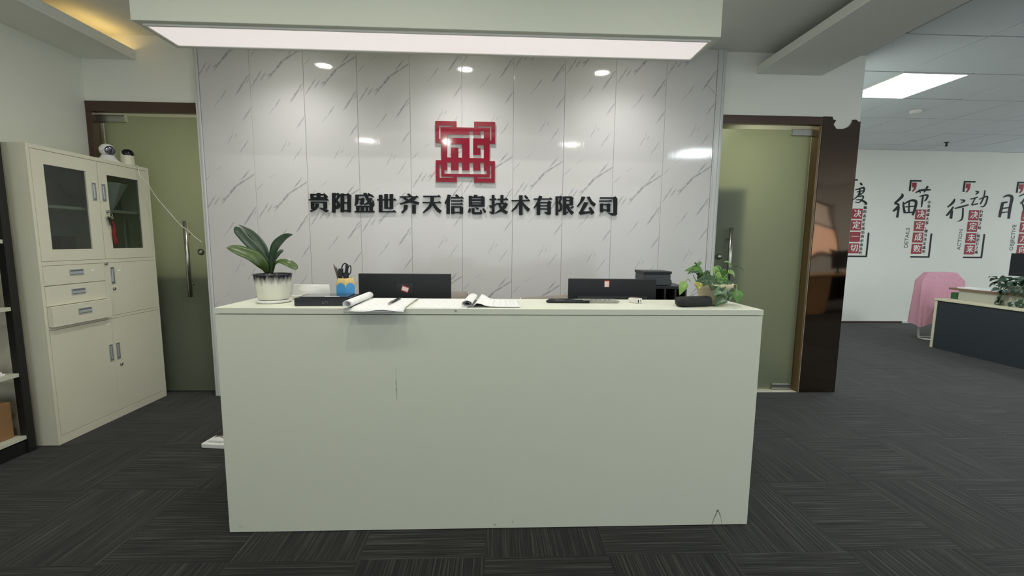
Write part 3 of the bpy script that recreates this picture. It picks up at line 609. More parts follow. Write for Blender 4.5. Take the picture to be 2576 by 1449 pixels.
MB().grid(rows_).build('red_cloth', mat('red_cloth', (134, 38, 40), .8, var=.2, vscale=40), ky, solid=.003)
# two small cameras on top
zt = zc + .0003
c1 = thing('security_camera', 'white security camera with silver ball lens and flared base, left on the cabinet', 'camera', (-2.74, 3.13, zt))
bm1 = MB(); n = 28; rws = []
for (rr, z, sk) in ((.0, 0, 1.25), (.062, 0, 1.25), (.064, .005, 1.25), (.052, .016, 1.2), (.040, .032, 1.1), (.034, .048, 1.05)):
    rws.append([(-2.74 + rr * math.cos(2 * PI * i / n), 3.13 + rr * sk * math.sin(2 * PI * i / n), zt + z) for i in range(n)])
bm1.grid(rws, close=True).build('base', m_white, c1)
hd = MB().lathe([(0, -.044)] + [(.044 * math.cos(a), .044 * math.sin(a)) for a in [(-.45 + .05 * k) * PI for k in range(1, 18)]] + [(0, .044)], n=24, loc=(-2.74, 3.128, zt + .083)).build('head', m_white, c1)
dirv = Vector((.85, -.42, -.12)).normalized(); q = dirv.to_track_quat('Z', 'Y').to_matrix().to_4x4()
ln = MB().lathe([(.030, .028), (.031, .036), (.026, .042), (.016, .0455), (.0095, .046), (.009, .0462)], n=24, loc=(-2.74, 3.128, zt + .083), mat=q).build('lens_ring', mat('silver_lens', (120, 120, 135), .15, metal=.9), c1)
MB().lathe([(.0088, .0455), (.0088, .0475), (.004, .049), (0, .0492)], n=18, loc=(-2.74, 3.128, zt + .083), mat=q).build('lens', m_black, ln)
for s in (-1, 1): MB().lathe([(.012, -.006), (.012, .006)], n=16, loc=(-2.74 + .0 * s, 3.128 + s * .047, zt + .083), mat=Matrix.Rotation(PI / 2, 4, 'X')).build('side_cap', m_white, c1)
c2 = thing('security_camera', 'white cylindrical security camera with a black oval face, right one on the cabinet', 'camera', (-2.74, 3.285, zt))
m_cream2 = mat('ivory_plastic', (224, 222, 200), .35)
cyl = []
for k in range(10):
    v = k / 9; rr = .042 - .004 * v
    z = .002 + .088 * v
    cyl.append([(-2.74 + rr * math.cos(2 * PI * i / 28), 3.285 + rr * math.sin(2 * PI * i / 28), zt + z) for i in range(28)])
for k in range(1, 6):
    a = k / 5 * PI / 2; cyl.append([(-2.74 + .038 * math.cos(a) * math.cos(2 * PI * i / 28), 3.285 + .038 * math.cos(a) * math.sin(2 * PI * i / 28), zt + .090 + .036 * math.sin(a)) for i in range(28)])
MB().grid(cyl, close=True).lathe([(.043, 0), (.043, .002)], n=28, loc=(-2.74, 3.285, zt)).build('body', m_cream2, c2)
dirv = Vector((.80, -.55, .30)).normalized(); q = dirv.to_track_quat('Z', 'Y').to_matrix().to_4x4()
MB().lathe([(.036, .018), (.035, .026), (.026, .034), (.012, .038), (0, .039)], n=28, loc=(-2.74, 3.285, zt + .088), mat=q @ Matrix.Diagonal((1, .82, 1, 1))).build('black_face', mat('gloss_black', (12, 12, 14), .08), c2)
# thin white cable from the cabinet to the wall edge
cp = [(XC - .05, 3.27, zc + .004), (XC + .002, 3.262, zc + .004), W(352, 440, y=3.24), W(372, 462, y=3.26), W(390, 492, y=3.29), W(420, 528, y=3.31), W(455, 567, y=3.33), W(470, 577, y=3.335), W(490, 596, y=3.34), W(508, 609, y=3.345)]
tag(MB().tube(smoothpts(cp, 5), .0022, n=6).build('white_cable', m_white, None, loc=(XC, 3.26, zc)), 'thin white cable running from the cabinet top across the left glass door', 'cable')

# ------------------------------------------------------------------ dark bookshelf at the left edge
bs = thing('bookshelf', 'black framed bookshelf with pale shelves at the left edge of the photo', 'shelf', (-2.92, 1.9, 0))
m_post = mat('black_post', (20, 20, 18), .5)
for (y, x) in ((2.44, -2.78), (2.44, XL + .003), (1.2, -2.78), (1.2, XL + .003)): MB().box(x, x + .04, y, y + .04, .001, 2.0, bev=.001).build('post', m_post, bs)
MB().box(-2.7795, -2.7505, 1.2405, 2.4395, .0015, .075, bev=.001).build('plinth', m_post, bs)
m_shelf = mat('pale_shelf_board', (196, 196, 176), .5, var=.04)
for z in (.085, .46, .845, 1.225, 1.62): MB().box(XL + .044, -2.745, 1.2405, 2.4395, z, z + .022, bev=.0015).build('shelf_board', m_shelf, bs)
MB().box(XL + .002, XL + .010, 1.2405, 2.4395, .05, 1.98).build('back_panel', mat('grey_back', (110, 112, 100), .7), bs)
bxm = mat('orange_brown_card', (140, 104, 66), .75, var=.12, vscale=9)
t = thing('carton', 'orange brown cardboard carton on the lowest shelf of the black bookshelf', 'box', (-2.9, 2.3, .107))
MB().box(-2.98, -2.79, 2.16, 2.42, .1075, .318, bev=.003).build('carton_body', bxm, t); MB().box(-2.92, -2.86, 2.1595, 2.4205, .3182, .319).build('tape', mat('brown_tape', (196, 160, 110), .4), t)
for n, (y0, y1, z0, z1, lab) in enumerate(((2.20, 2.40, .4825, .492, 'lower'), (2.18, 2.385, .4925, .505, 'upper'))):
    tag(MB().box(-2.97, -2.775, y0, y1, z0, z1, bev=.001).build('paper_stack', m_paper, None, loc=(-2.87, 2.3, z0)), '%s of two white paper stacks on the second shelf of the black bookshelf' % lab, 'papers')
tag(MB().box(-2.96, -2.80, 2.26, 2.40, .8675, 1.02, bev=.004).build('green_box', mat('olive_card', (92, 96, 62), .7, var=.2, vscale=20), None, loc=(-2.88, 2.33, .8675)), 'olive green box on the third shelf of the black bookshelf', 'box')

# ------------------------------------------------------------------ power strip on the floor
ps = thing('power_strip', 'white power socket block on the carpet left of the counter', 'socket', (-1.72, 2.52, 0))
mm = Matrix.Translation((-1.70, 2.515, .001)) @ Matrix.Rotation(-.12, 4, 'Z')
MB().box(-.075, .16, -.05, .05, 0, .03, bev=.006).xf(mm).build('block', m_white, ps)
MB().box(-.045, .05, -.03, .03, .0302, .046, bev=.006).xf(mm).build('plug', m_white, ps)
MB().tube([mm @ Vector(p) for p in ((-.03, 0, .044), (-.02, .012, .049), (0, .015, .05), (.02, .005, .049), (.06, .0, .04))], .003, n=6).build('plug_cord', mat('grey_cord', (120, 118, 108), .5), ps)
MB().tube(smoothpts([mm @ Vector(p) for p in ((.16, 0, .012), (.25, .02, .006), (.4, -.05, .006), (.6, .0, .006))], 4), .004, n=6).build('supply_cord', m_white, ps)

# ------------------------------------------------------------------ plants
def leafmat(name, rgb, rgb2):
    m = mat(name, rgb, .32, spec=.5); nt = m.node_tree; N = nt.nodes
    tc = N.new('ShaderNodeTexCoord'); n = N.new('ShaderNodeTexNoise'); n.inputs['Scale'].default_value = 22; n.inputs['Detail'].default_value = 3; nt.links.new(tc.outputs['Object'], n.inputs['Vector'])
    mx = N.new('ShaderNodeMix'); mx.data_type = 'RGBA'; mx.inputs[6].default_value = lin(rgb); mx.inputs[7].default_value = lin(rgb2); nt.links.new(n.outputs['Fac'], mx.inputs[0]); nt.links.new(mx.outputs[2], N['Principled BSDF'].inputs['Base Color'])
    return m
lm = [leafmat('leaf_dark', (38, 66, 34), (62, 94, 48)), leafmat('leaf_mid', (60, 104, 40), (96, 140, 58)), leafmat('leaf_light', (104, 146, 62), (140, 172, 92)), leafmat('leaf_yellow', (168, 160, 60), (140, 150, 60)), leafmat('leaf_grey', (92, 120, 88), (120, 148, 112))]
m_orch = [leafmat('orchid_leaf_dark', (34, 54, 38), (56, 78, 56)), leafmat('orchid_leaf_olive', (58, 78, 38), (84, 106, 54))]
def leaf(name, spine, widths, material, parent, nrm, fold=.18, n=5):
    """blade along a 3D spine; widths at each spine point; nrm is the side its face looks to"""
    sp = smoothpts(spine, n); ws = smoothpts([(w_, 0, 0) for w_ in widths], n); rows_ = []
    nrm = Vector(nrm).normalized()
    for i, p in enumerate(sp):
        t = (sp[min(i + 1, len(sp) - 1)] - sp[max(i - 1, 0)]).normalized(); sd = t.cross(nrm)
        sd = sd.normalized() if sd.length > 1e-4 else Vector((1, 0, 0)); up = sd.cross(t); w_ = max(ws[i].x, .0006) / 2
        rows_.append([p + sd * w_ * k - up * fold * w_ * (1 - abs(k)) for k in (-1, -.55, 0, .55, 1)])
    return MB().grid(rows_).build(name, material, parent, solid=.0012)

# orchid in the two-tone pot
pc = Vector((-.990, 1.885, ZT))
ob = thing('potted_orchid', 'broad leaved green orchid in a white pot with a dark dripping rim on the counter', 'plant', pc)
mp_ = mat('glazed_pot', (222, 220, 204), .25, var=.04, vscale=12)
nt = mp_.node_tree; N = nt.nodes; L = nt.links; b_ = N['Principled BSDF']; old = b_.inputs['Base Color'].links[0].from_socket
tc = N.new('ShaderNodeTexCoord'); sx = N.new('ShaderNodeSeparateXYZ'); L.new(tc.outputs['Object'], sx.inputs[0])
mp2 = N.new('ShaderNodeMapping'); mp2.inputs['Scale'].default_value = (60, 60, 9); L.new(tc.outputs['Object'], mp2.inputs[0]); n1 = N.new('ShaderNodeTexNoise'); n1.inputs['Scale'].default_value = 1; n1.inputs['Detail'].default_value = 3; L.new(mp2.outputs[0], n1.inputs['Vector'])
ma = N.new('ShaderNodeMath'); ma.operation = 'MULTIPLY_ADD'; L.new(n1.outputs['Fac'], ma.inputs[0]); ma.inputs[1].default_value = .065; L.new(sx.outputs['Z'], ma.inputs[2])
mr = N.new('ShaderNodeMapRange'); L.new(ma.outputs[0], mr.inputs[0]); mr.inputs[1].default_value = .118; mr.inputs[2].default_value = .150
mx = N.new('ShaderNodeMix'); mx.data_type = 'RGBA'; L.new(mr.outputs[0], mx.inputs[0]); L.new(old, mx.inputs[6]); mx.inputs[7].default_value = lin((38, 36, 46)); L.new(mx.outputs[2], b_.inputs['Base Color'])
MB().lathe([(.0, .0002), (.062, .0002), (.070, .004), (.073, .013), (.070, .014), (.060, .008), (0, .008)], n=40, loc=pc).build('saucer', m_white, ob)
prof = [(0, .0145), (.058, .0145), (.0635, .020), (.070, .07), (.0765, .122), (.0785, .1265), (.0745, .1265), (.070, .112), (0, .112)]
rws = []
for (rr, z) in prof: rws.append([(rr * math.cos(2 * PI * i / 48) * (1 + .018 * math.cos(8 * 2 * PI * i / 48)), rr * math.sin(2 * PI * i / 48) * (1 + .018 * math.cos(8 * 2 * PI * i / 48)), z) for i in range(48)])
o = MB().grid(rws, close=True).build('pot', mp_, None); o.location = pc; put(o, ob)
MB().lathe([(0, .1125), (.069, .1125), (.06, .116), (0, .118)], n=24, loc=pc).build('potting_bark', mat('bark', (60, 46, 34), .9, bump=.8, bscale=90, var=.3), ob)
zo = lambda x, y, dy=0: W(555 + x / 6.3, 560 + y / 6.3, y=pc.y + dy)
k_ = .000292
for (sp, dys, wd, mi, nr) in (
    ([(740, 800), (660, 660), (520, 530), (300, 440), (160, 400), (95, 400)], (0, -.03, -.05, -.07, -.08, -.08), (70, 150, 185, 165, 95, 10), 1, (0, -.75, .6)),
    ([(750, 800), (720, 640), (560, 430), (390, 260), (270, 120), (232, 66)], (.01, .0, .0, .0, .005, .005), (60, 90, 130, 125, 110, 25), 0, (.3, -1, .3)),
    ([(765, 800), (745, 620), (660, 390), (500, 190), (380, 90), (283, 33)], (.02, .03, .04, .05, .055, .06), (60, 80, 130, 110, 50, 6), 0, (.3, -1, .3)),
    ([(800, 800), (800, 620), (860, 380), (980, 250), (1080, 200), (1140, 190)], (.0, -.01, -.02, -.02, -.03, -.03), (60, 110, 165, 125, 60, 14), 0, (-.35, -1, .25)),
    ([(800, 800), (840, 620), (920, 490), (970, 445), (998, 440)], (.02, .04, .05, .055, .06), (50, 60, 70, 60, 10), 0, (-.3, -1, .4)),
    ([(800, 810), (845, 680), (930, 610), (1050, 630), (1160, 690), (1205, 738)], (0, -.01, -.03, -.045, -.05, -.05), (50, 75, 80, 115, 110, 40), 1, (.2, -.8, .7))):
    leaf('leaf', [zo(x, y, dy) for (x, y), dy in zip(sp, dys)], [v * k_ for v in wd], m_orch[mi], ob, nr, fold=.25)

# pothos in the tilted stone-coloured pot
pq = Vector((1.005, 1.885, ZT))
pb = thing('potted_pothos', 'green pothos in a weathered beige pot at the right end of the counter', 'plant', pq)
mst = mat('weathered_pot', (196, 184, 154), .8, var=.25, vscale=30, bump=.4, bscale=60, stretch=(1, 1, 3))
MB().lathe([(0, .0005), (.05, .0005), (.054, .006), (.074, .078), (.083, .082), (.084, .098), (.078, .098), (.074, .085), (0, .085)], n=36, loc=pq).build('pot', mst, pb)
MB().lathe([(0, .0855), (.073, .0855), (.05, .092), (0, .094)], n=20, loc=pq).build('soil', mat('soil', (74, 60, 42), .95, var=.3, vscale=50, bump=.6, bscale=80), pb)
zp = lambda x, y, dy=0: W(1660 + x / 9.058, 640 + y / 9.058, y=pq.y + dy)
k2 = .000206
random.seed(3)
PL = [((575, 625), (445, 935), 150, 2, -.05), ((885, 640), (885, 800), 125, 3, -.09), ((830, 285), (958, 190), 62, 1, -.02), ((830, 275), (780, 215), 44, 0, -.02), ((900, 330), (565, 380), 95, 1, -.03), ((890, 400), (625, 450), 95, 0, -.02),
      ((960, 440), (715, 285), 120, 1, -.01), ((990, 620), (820, 440), 165, 0, .0), ((1260, 590), (810, 620), 170, 0, -.05), ((1250, 600), (1180, 830), 185, 0, -.07), ((1310, 520), (1190, 300), 190, 2, .01), ((1430, 580), (1450, 330), 150, 1, .02),
      ((1400, 680), (1150, 830), 120, 0, -.05), ((1550, 760), (1210, 945), 190, 4, -.07), ((1490, 930), (1250, 1175), 190, 0, -.08), ((1735, 820), (1760, 1112), 215, 1, -.04), ((1550, 400), (1700, 530), 100, 2, .03), ((1625, 255), (1455, 175), 36, 2, .03),
      ((1500, 640), (1640, 730), 130, 0, -.02), ((1560, 880), (1590, 1085), 90, 4, -.06), ((1660, 270), (1915, 365), 26, 0, .03), ((1000, 440), (1160, 560), 110, 4, .02), ((1300, 620), (1480, 640), 120, 1, -.01), ((1180, 520), (1080, 680), 130, 0, -.03), ((1540, 1075), (1440, 1150), 60, 4, -.09), ((1480, 470), (1500, 650), 90, 1, .02), ((1130, 500), (1000, 420), 110, 0, .02), ((1380, 420), (1250, 280), 130, 1, .03), ((1420, 640), (1560, 560), 120, 1, .0), ((1400, 700), (1380, 880), 150, 0, -.07), ((1500, 760), (1640, 900), 120, 0, -.05), ((1150, 640), (980, 730), 120, 0, -.07), ((1320, 760), (1460, 900), 150, 1, -.06), ((1600, 820), (1560, 1010), 130, 0, -.05), ((1280, 560), (1400, 450), 130, 2, .0), ((960, 560), (900, 470), 90, 1, .01)]
for (a, b2, wd, mi, dy) in PL:
    p0, p3 = zp(*a, dy), zp(*b2, dy + random.uniform(-.02, .012)); mid1 = p0.lerp(p3, .25); mid2 = p0.lerp(p3, .65)
    bow = Vector((0, -.008, .012)) * random.uniform(.3, 1); mid1 += bow * .7; mid2 += bow
    for q in (p0, mid1, mid2, p3): q.z = max(q.z, ZT + .003)
    leaf('leaf', [p0, mid1, mid2, p3], [wd * k2 * .45, wd * k2 * 1.2, wd * k2 * .95, .001], lm[mi], pb, (random.uniform(-.35, .35), -1, random.uniform(.2, .7)), fold=random.uniform(.1, .35), n=4)
for a, c, b2 in (((700, 620), (640, 560), (580, 625)), ((830, 620), (780, 520), (760, 470)), ((900, 620), (1000, 480), (900, 330)), ((1100, 640), (1090, 420), (1160, 360)), ((1200, 640), (1300, 500), (1310, 520)), ((1300, 640), (1400, 560), (1430, 580)), ((1400, 640), (1560, 640), (1740, 830)), ((1400, 640), (1500, 700), (1550, 760)), ((1350, 640), (1560, 420), (1630, 260)), ((1400, 640), (1600, 780), (1560, 900)), ((1600, 690), (1750, 700), (1735, 840))):
    MB().tube(smoothpts([zp(*a, -.01), zp(*c, -.01), zp(*b2, -.03)], 5), .0018, n=6).build('stem', lm[2], pb)

# ------------------------------------------------------------------ things on the counter
def on(px, py, z=ZT): return W(px, py, z=z)
Zc = ZT + .0004
st = thing('card_stand', 'white plastic card stand with a leaning back plate behind the orchid pot', 'stand', (-.86, 1.98, ZT))
q0, q1 = -.96, -.768
MB().box(q0, -.752, 1.965, 2.02, Zc, ZT + .018, bev=.002).build('base_plate', m_white, st)
MB().prism([(q0, 1.985, ZT + .0185), (-.782, 1.985, ZT + .0185), (-.795, 2.008, ZT + .066), (q0, 2.008, ZT + .066)], (0, .004, .001)).build('back_plate', m_white, st)
# black gift box
bb = thing('black_box', 'flat black lidded box with a faint mark, beside the orchid pot', 'box', (-.74, 1.85, ZT))
rot = Matrix.Translation((-.735, 1.845, 0)) @ Matrix.Rotation(.06, 4, 'Z')
m_gloss = mat('glossy_film', (52, 54, 58), .12)
m_bxb = mat('black_box_card', (18, 21, 25), .35)
MB().box(-.118, .112, -.07, .08, Zc, ZT + .032, bev=.004).xf(rot).build('tray', m_bxb, bb)
MB().prism([(-.118, -.07, ZT + .0325), (.112, -.07, ZT + .0325), (.112, .08, ZT + .0325), (-.118, .08, ZT + .0325)], (0, 0, .001)).xf(rot).build('lid_edge', m_bxb, bb)
MB().box(-.10, .095, -.055, .066, ZT + .0337, ZT + .037, bev=.001).xf(rot).build('film_window', m_gloss, bb)
MB().box(.0, .06, -.052, -.040, ZT + .0371, ZT + .0376).xf(rot).build('paper_strip', m_paper, bb)
mk_ = MB()
for (x, zz, wd, an) in ((-.002, .016, .012, 1.3), (.004, .013, .009, 1.1), (.010, .016, .008, .6), (.012, .020, .009, -.5), (.018, .015, .008, 1.5)):
    mk_.add(MB().box(-wd / 2, wd / 2, -.0708, -.0702, -.0007, .0007).bm, Matrix.Translation((x, 0, ZT + zz)) @ Matrix.Rotation(-an, 4, 'Y'))
mk_.xf(rot).build('front_mark', mat('grey_mark', (96, 98, 96), .5), bb)
# pencil-shaped pen holder
pcx, pcy = -.699, 1.955
ph = thing('pen_holder', 'hexagonal pen holder shaped like a blue pencil stub with a wooden top', 'pen holder', (pcx, pcy, ZT))
m_bl = mat('blue_paint', (70, 150, 205), .45, var=.03); m_tan = mat('bare_wood', (212, 184, 118), .6, var=.08, vscale=40)
n = 96
def hexr(rr, z):
    out = []
    for i in range(n):
        a = 2 * PI * i / n; k = math.cos(PI / 6) / math.cos(a % (PI / 3) - PI / 6)
        out.append((pcx + rr * k * math.cos(a + PI / 6 + .34), pcy + rr * k * math.sin(a + PI / 6 + .34), z))
    return out
scal = [ZT + .062 + .022 * math.sqrt(max(0, 1 - (((2 * PI * i / n) % (PI / 3)) / (PI / 6) - 1) ** 2)) for i in range(n)]
lo = hexr(.0455, Zc); up_ = [(x, y, scal[i]) for i, (x, y, z) in enumerate(hexr(.0455, 0))]
MB().grid([hexr(.002, Zc), lo, up_], smooth=False, close=True).build('blue_sleeve', m_bl, ph)
up2 = [(x, y, scal[i]) for i, (x, y, z) in enumerate(hexr(.0450, 0))]; up3 = hexr(.0452, ZT + .0)
tp = [[(x, y, scal[i] - .006) for i, (x, y, z) in enumerate(hexr(.0448, 0))], up2, [(x, y, max(scal[i] + .0005, ZT + .088)) for i, (x, y, z) in enumerate(hexr(.0435, 0))], hexr(.0385, ZT + .101), hexr(.0365, ZT + .104), hexr(.0340, ZT + .104), hexr(.0340, ZT + .02), hexr(.002, ZT + .02)]
MB().grid(tp, close=True).build('wooden_cup', m_tan, ph)
zs = lambda x, y, dy=0: W(780 + x / 7.245, 600 + y / 7.245, y=pcy + dy)
def holderpen(pts, rad, material, name, label, cat):
    tag(MB().tube(pts, rad, n=10).build(name, material, None, loc=pts[0]), label, cat)
holderpen([zs(525, 900, .0), zs(505, 700, .0), zs(455, 530, .005), zs(440, 500, .006), zs(425, 465, .006)], [.0042, .0042, .0042, .0025, .0008], mat('grey_brown_pen', (84, 70, 66), .4), 'pen', 'slim grey brown pen with a pointed tip leaning left in the pen holder', 'pen')
holderpen([zs(545, 900, .012), zs(530, 690, .012), zs(470, 530, .016)], [.0045, .0045, .004], m_black, 'pen', 'black pen behind the grey brown pen in the pen holder', 'pen')
tag(MB().prism([zs(510, 690, -.008), zs(590, 690, -.008), zs(590, 550, -.008), zs(515, 550, -.008)], (0, .012, 0)).prism([zs(535, 870, -.006), zs(580, 870, -.006), zs(580, 688, -.006), zs(535, 688, -.006)], (0, .008, 0)).build('craft_knife', m_black, None, loc=zs(550, 690)), 'black square ended craft knife in the middle of the pen holder', 'knife')
sc_ = thing('scissors', 'black handled scissors standing handles up in the pen holder', 'scissors', zs(650, 720))
def oval(cx_, cy_, rx, ry, an, rad, dy):
    pts_ = []
    for i in range(25):
        a = 2 * PI * i / 24; x = rx * math.cos(a); y = ry * math.sin(a)
        pts_.append(zs(cx_ + x * math.cos(an) - y * math.sin(an), cy_ + x * math.sin(an) + y * math.cos(an), dy))
    return MB().tube(pts_, rad, n=8, cap=False)
oval(630, 545, 52, 92, .12, .0028, .0).build('finger_loop', m_black, sc_); oval(715, 575, 30, 82, .1, .0026, .004).build('finger_loop', m_black, sc_)
MB().prism([zs(600, 740, -.002), zs(690, 740, -.002), zs(700, 630, -.002), zs(672, 610, -.002), zs(640, 610, -.002), zs(600, 640, -.002)], (0, .008, 0)).build('handle_shank', m_black, sc_)
MB().prism([zs(605, 900, .0), zs(660, 900, .0), zs(680, 738, .0), zs(605, 738, .0)], (0, .002, 0)).build('blade', m_chrome, sc_)
MB().prism([zs(630, 620, .002), zs(670, 610, .002), zs(690, 470, .002), zs(650, 455, .002)], (0, .006, 0)).build('loop_web', m_black, sc_)
tag(MB().tube(smoothpts([(-.655, 1.83, ZT + .003), on(862, 763, ZT + .003), on(872, 756, ZT + .008), W(888, 749, y=1.99), W(898, 747, y=2.0), W(901, 752, y=2.03), (-.68, 2.04, .90), (-.68, 2.06, .742)], 6), .0016, n=6).build('black_cable', m_black, None, loc=(-.655, 1.83, ZT)), 'thin black cable curving from the black box to the left monitor', 'cable')
# curled notepads and loose sheets
m_print = mat('printed_paper', (238, 238, 234), .8)
nt = m_print.node_tree; N = nt.nodes; L = nt.links; tc = N.new('ShaderNodeTexCoord'); mp = N.new('ShaderNodeMapping'); mp.inputs['Scale'].default_value = (60, 220, 1); L.new(tc.outputs['Object'], mp.inputs[0]); n1 = N.new('ShaderNodeTexNoise'); n1.inputs['Scale'].default_value = 1; n1.inputs['Detail'].default_value = 3; L.new(mp.outputs[0], n1.inputs['Vector'])
cr = N.new('ShaderNodeValToRGB'); cr.color_ramp.elements[0].position = .36; cr.color_ramp.elements[0].color = lin((218, 218, 216)); cr.color_ramp.elements[1].position = .5; cr.color_ramp.elements[1].color = lin((240, 240, 236)); L.new(n1.outputs['Fac'], cr.inputs[0]); L.new(cr.outputs[0], N['Principled BSDF'].inputs['Base Color'])
m_underp = mat('grey_page_backs', (150, 150, 150), .8)
pad = thing('notepad', 'open notepad with pages rolled back, overhanging the counter front edge', 'notepad', (-.5, 1.85, ZT))
c00, c10, c11, c01 = Vector((-.585, 1.672, 0)), Vector((-.372, 1.672, 0)), Vector((-.372, 1.985, 0)), Vector((-.585, 1.985, 0))
rws = []
for k in range(9):
    v = k / 8; a = c00.lerp(c01, v); b2 = c10.lerp(c11, v)
    rws.append([a.lerp(b2, i / 8) + Vector((0, 0, ZT + .007 - (.012 * (1 - v * 7.6) ** 2 if v < .131 else 0) * (.8 + .3 * math.sin(i))) ) for i in range(9)])
MB().grid(rws).build('top_page', m_print, pad, solid=.0012)
rws = []
for k in range(9):
    v = k / 8; a = (c00 + Vector((-.02, -.006, 0))).lerp(c01, v); b2 = (c10 + Vector((-.045, -.004, 0))).lerp(c11, v)
    rws.append([a.lerp(b2, i / 8) + Vector((0, 0, ZT + .003 - (.011 * (1 - v * 7.6) ** 2 if v < .131 else 0))) for i in range(9)])
MB().grid(rws).build('under_pages', m_underp, pad, solid=.002)
def roll(name, a, b2, rad, turns, material, parent, squash=.8, flip=1):
    a, b2 = Vector(a), Vector(b2); ax_ = (b2 - a).normalized(); sd = ax_.cross(Vector((0, 0, 1))).normalized(); rws = []
    for e_ in (0, .25, .5, .75, 1):
        row = []
        for i in range(int(26 * turns)):
            th = i / 26 * 2 * PI; rr = rad * (1 - .28 * i / 26 / turns)
            row.append(a.lerp(b2, e_) + sd * flip * rr * math.sin(th) * 1.15 + Vector((0, 0, -rr * math.cos(th) * squash + rad * squash)))
        rws.append(row)
    return MB().grid(rws).build(name, material, parent, solid=.0008)
roll('rolled_pages', (-.606, 1.700, ZT + .004), (-.600, 1.985, ZT + .006), .0165, 1.6, m_print, pad, .95)
pn = thing('ballpoint_pen', 'short black pen with a silver clip lying on the open notepad', 'pen', on(990, 758, ZT + .012))
a, b2 = W(977, 764, z=ZT + .0135), W(999, 753, z=ZT + .0135); a2 = a.lerp(b2, .35)
MB().tube([a2, b2 + (b2 - a) * .35], .0055, n=12).build('barrel', m_black, pn); MB().tube([a, a.lerp(b2, .1), a2], [.003, .0048, .0048], n=12).build('silver_end', m_chrome, pn)
MB().tube([a.lerp(b2, .2) + Vector((.004, -.004, .0045)), b2 + Vector((.004, -.004, .0045))], .0013, n=6).build('clip', m_chrome, pn)
tag(MB().prism([(-.352, 1.725, Zc), (-.12, 1.722, Zc), (-.125, 1.99, Zc), (-.365, 1.99, Zc)], (0, 0, .0025)).build('loose_sheets', m_print, None, loc=(-.26, 1.85, ZT)), 'flat white printed sheets between the two notepads', 'papers')
pad2 = thing('notebook', 'second notebook folded open with a rolled cover, right of the loose sheets', 'notebook', (-.0, 1.86, ZT))
d00, d10, d11, d01 = Vector((-.098, 1.742, 0)), Vector((.105, 1.748, 0)), Vector((.10, 1.965, 0)), Vector((-.084, 1.99, 0))
rws = []
for k in range(9):
    v = k / 8; a = d00.lerp(d01, v); b2 = d10.lerp(d11, v); row = []
    for i in range(13):
        u = i / 12; hgt = .004 + .022 * math.exp(-((u - .10) / .14) ** 2) * (.65 + .35 * v) * (u / .06 if u < .06 else 1) + .002 * (1 - u)
        row.append(a.lerp(b2, u) + Vector((0, 0, ZT + hgt)))
    rws.append(row)
MB().grid(rws).build('right_page', m_print, pad2, solid=.0012)
MB().prism([(-.135, 1.746, Zc), (.098, 1.752, Zc), (.095, 1.962, Zc), (-.12, 1.985, Zc)], (0, 0, .0022)).build('lower_pages', m_underp, pad2)
roll('rolled_cover', (-.122, 1.738, ZT + .0035), (-.110, 1.985, ZT + .0035), .0205, 1.5, m_print, pad2, .7, -1)
roll('inner_roll', (-.121, 1.7385, ZT + .0085), (-.110, 1.98, ZT + .0085), .0125, 1.2, m_underp, pad2, .65, -1)
# faint ruled lines on the notebook page
for u in (.42, .56, .70, .80, .87):
    a, b2 = d00.lerp(d10, u), d01.lerp(d11, u); MB().box(0, 1, 0, 1, 0, 1)
    a = a + Vector((0, .01, ZT + .0072 + .002 * (1 - u))); b2 = b2 + Vector((0, -.01, ZT + .0072 + .002 * (1 - u)))
    MB().prism([a, a + Vector((.0009, 0, 0)), b2 + Vector((.0009, 0, 0)), b2], (0, 0, .0003)).build('ruled_line', mat('grey_ink', (186, 186, 184), .8), pad2)
# two black-capped pens
m_clearp = mat('smoky_clear_plastic', (150, 150, 140), .2)
for n, (a, b2, c, lab) in enumerate((((1376, 760), (1489, 762.5), (1563, 763), 'pointed clear pen with a long black cap, nearer of two on the counter right'), ((1380, 756), (1447, 757), (1553, 758.5), 'clear pen with a short black cap, farther of two on the counter right'))):
    A, B, D = (W(*q, z=ZT + .0082) for q in (a, b2, c))
    if n == 1: A.y = 1.932; B.y = A.y + .002; D.y = A.y + .004
    else: A.y = 1.895; B.y = 1.893; D.y = 1.891
    t = thing('capped_pen', lab, 'pen', A, 'capped pens')
    MB().tube([A, A + Vector((.004, 0, 0)), A + Vector((.012, 0, 0)), B], [.003, .0066, .0078, .0078], n=14).build('cap', m_bxb, t)
    tip = D + Vector((.008, 0, 0)) if n == 0 else D + Vector((.002, 0, 0))
    MB().tube([B, D, tip], [.0062, .0062, .0012 if n == 0 else .005], n=14).build('barrel', m_clearp, t)
    MB().tube([B + Vector((-.03, -.0055, .004)), B + Vector((.0, -.0055, .004))], .0012, n=6).build('clip', m_chrome, t)
    if n == 1:
        for i in range(5): x = B.x + .075 + i * .021; MB().box(x, x + .011, B.y - .0068, B.y - .0061, B.z - .001, B.z + .004).build('print_mark', m_dark, t)
lg = thing('lighter', 'small silver lighter with a brown top between the pens and the black case', 'lighter', on(1597, 765))
rot = Matrix.Translation((.650, 1.91, 0)) @ Matrix.Rotation(-.70, 4, 'Z')
MB().box(-.028, .028, -.015, .015, Zc, ZT + .023, bev=.003).xf(rot).build('body', m_white, lg)
MB().box(-.024, .016, -.011, .011, ZT + .0232, ZT + .0245, bev=.0005).xf(rot).build('brown_inlay', mat('brown_inlay', (150, 122, 84), .4), lg)
MB().lathe([(.004, 0), (.004, .0008)], n=12, mat=Matrix.Rotation(PI / 2, 4, 'Y'), loc=(.0282, -.004, ZT + .013)).xf(rot).build('nozzle', m_black, lg)
MB().box(.019, .024, -.0156, -.0151, ZT + .004, ZT + .018).xf(rot).build('black_trigger', m_black, lg)
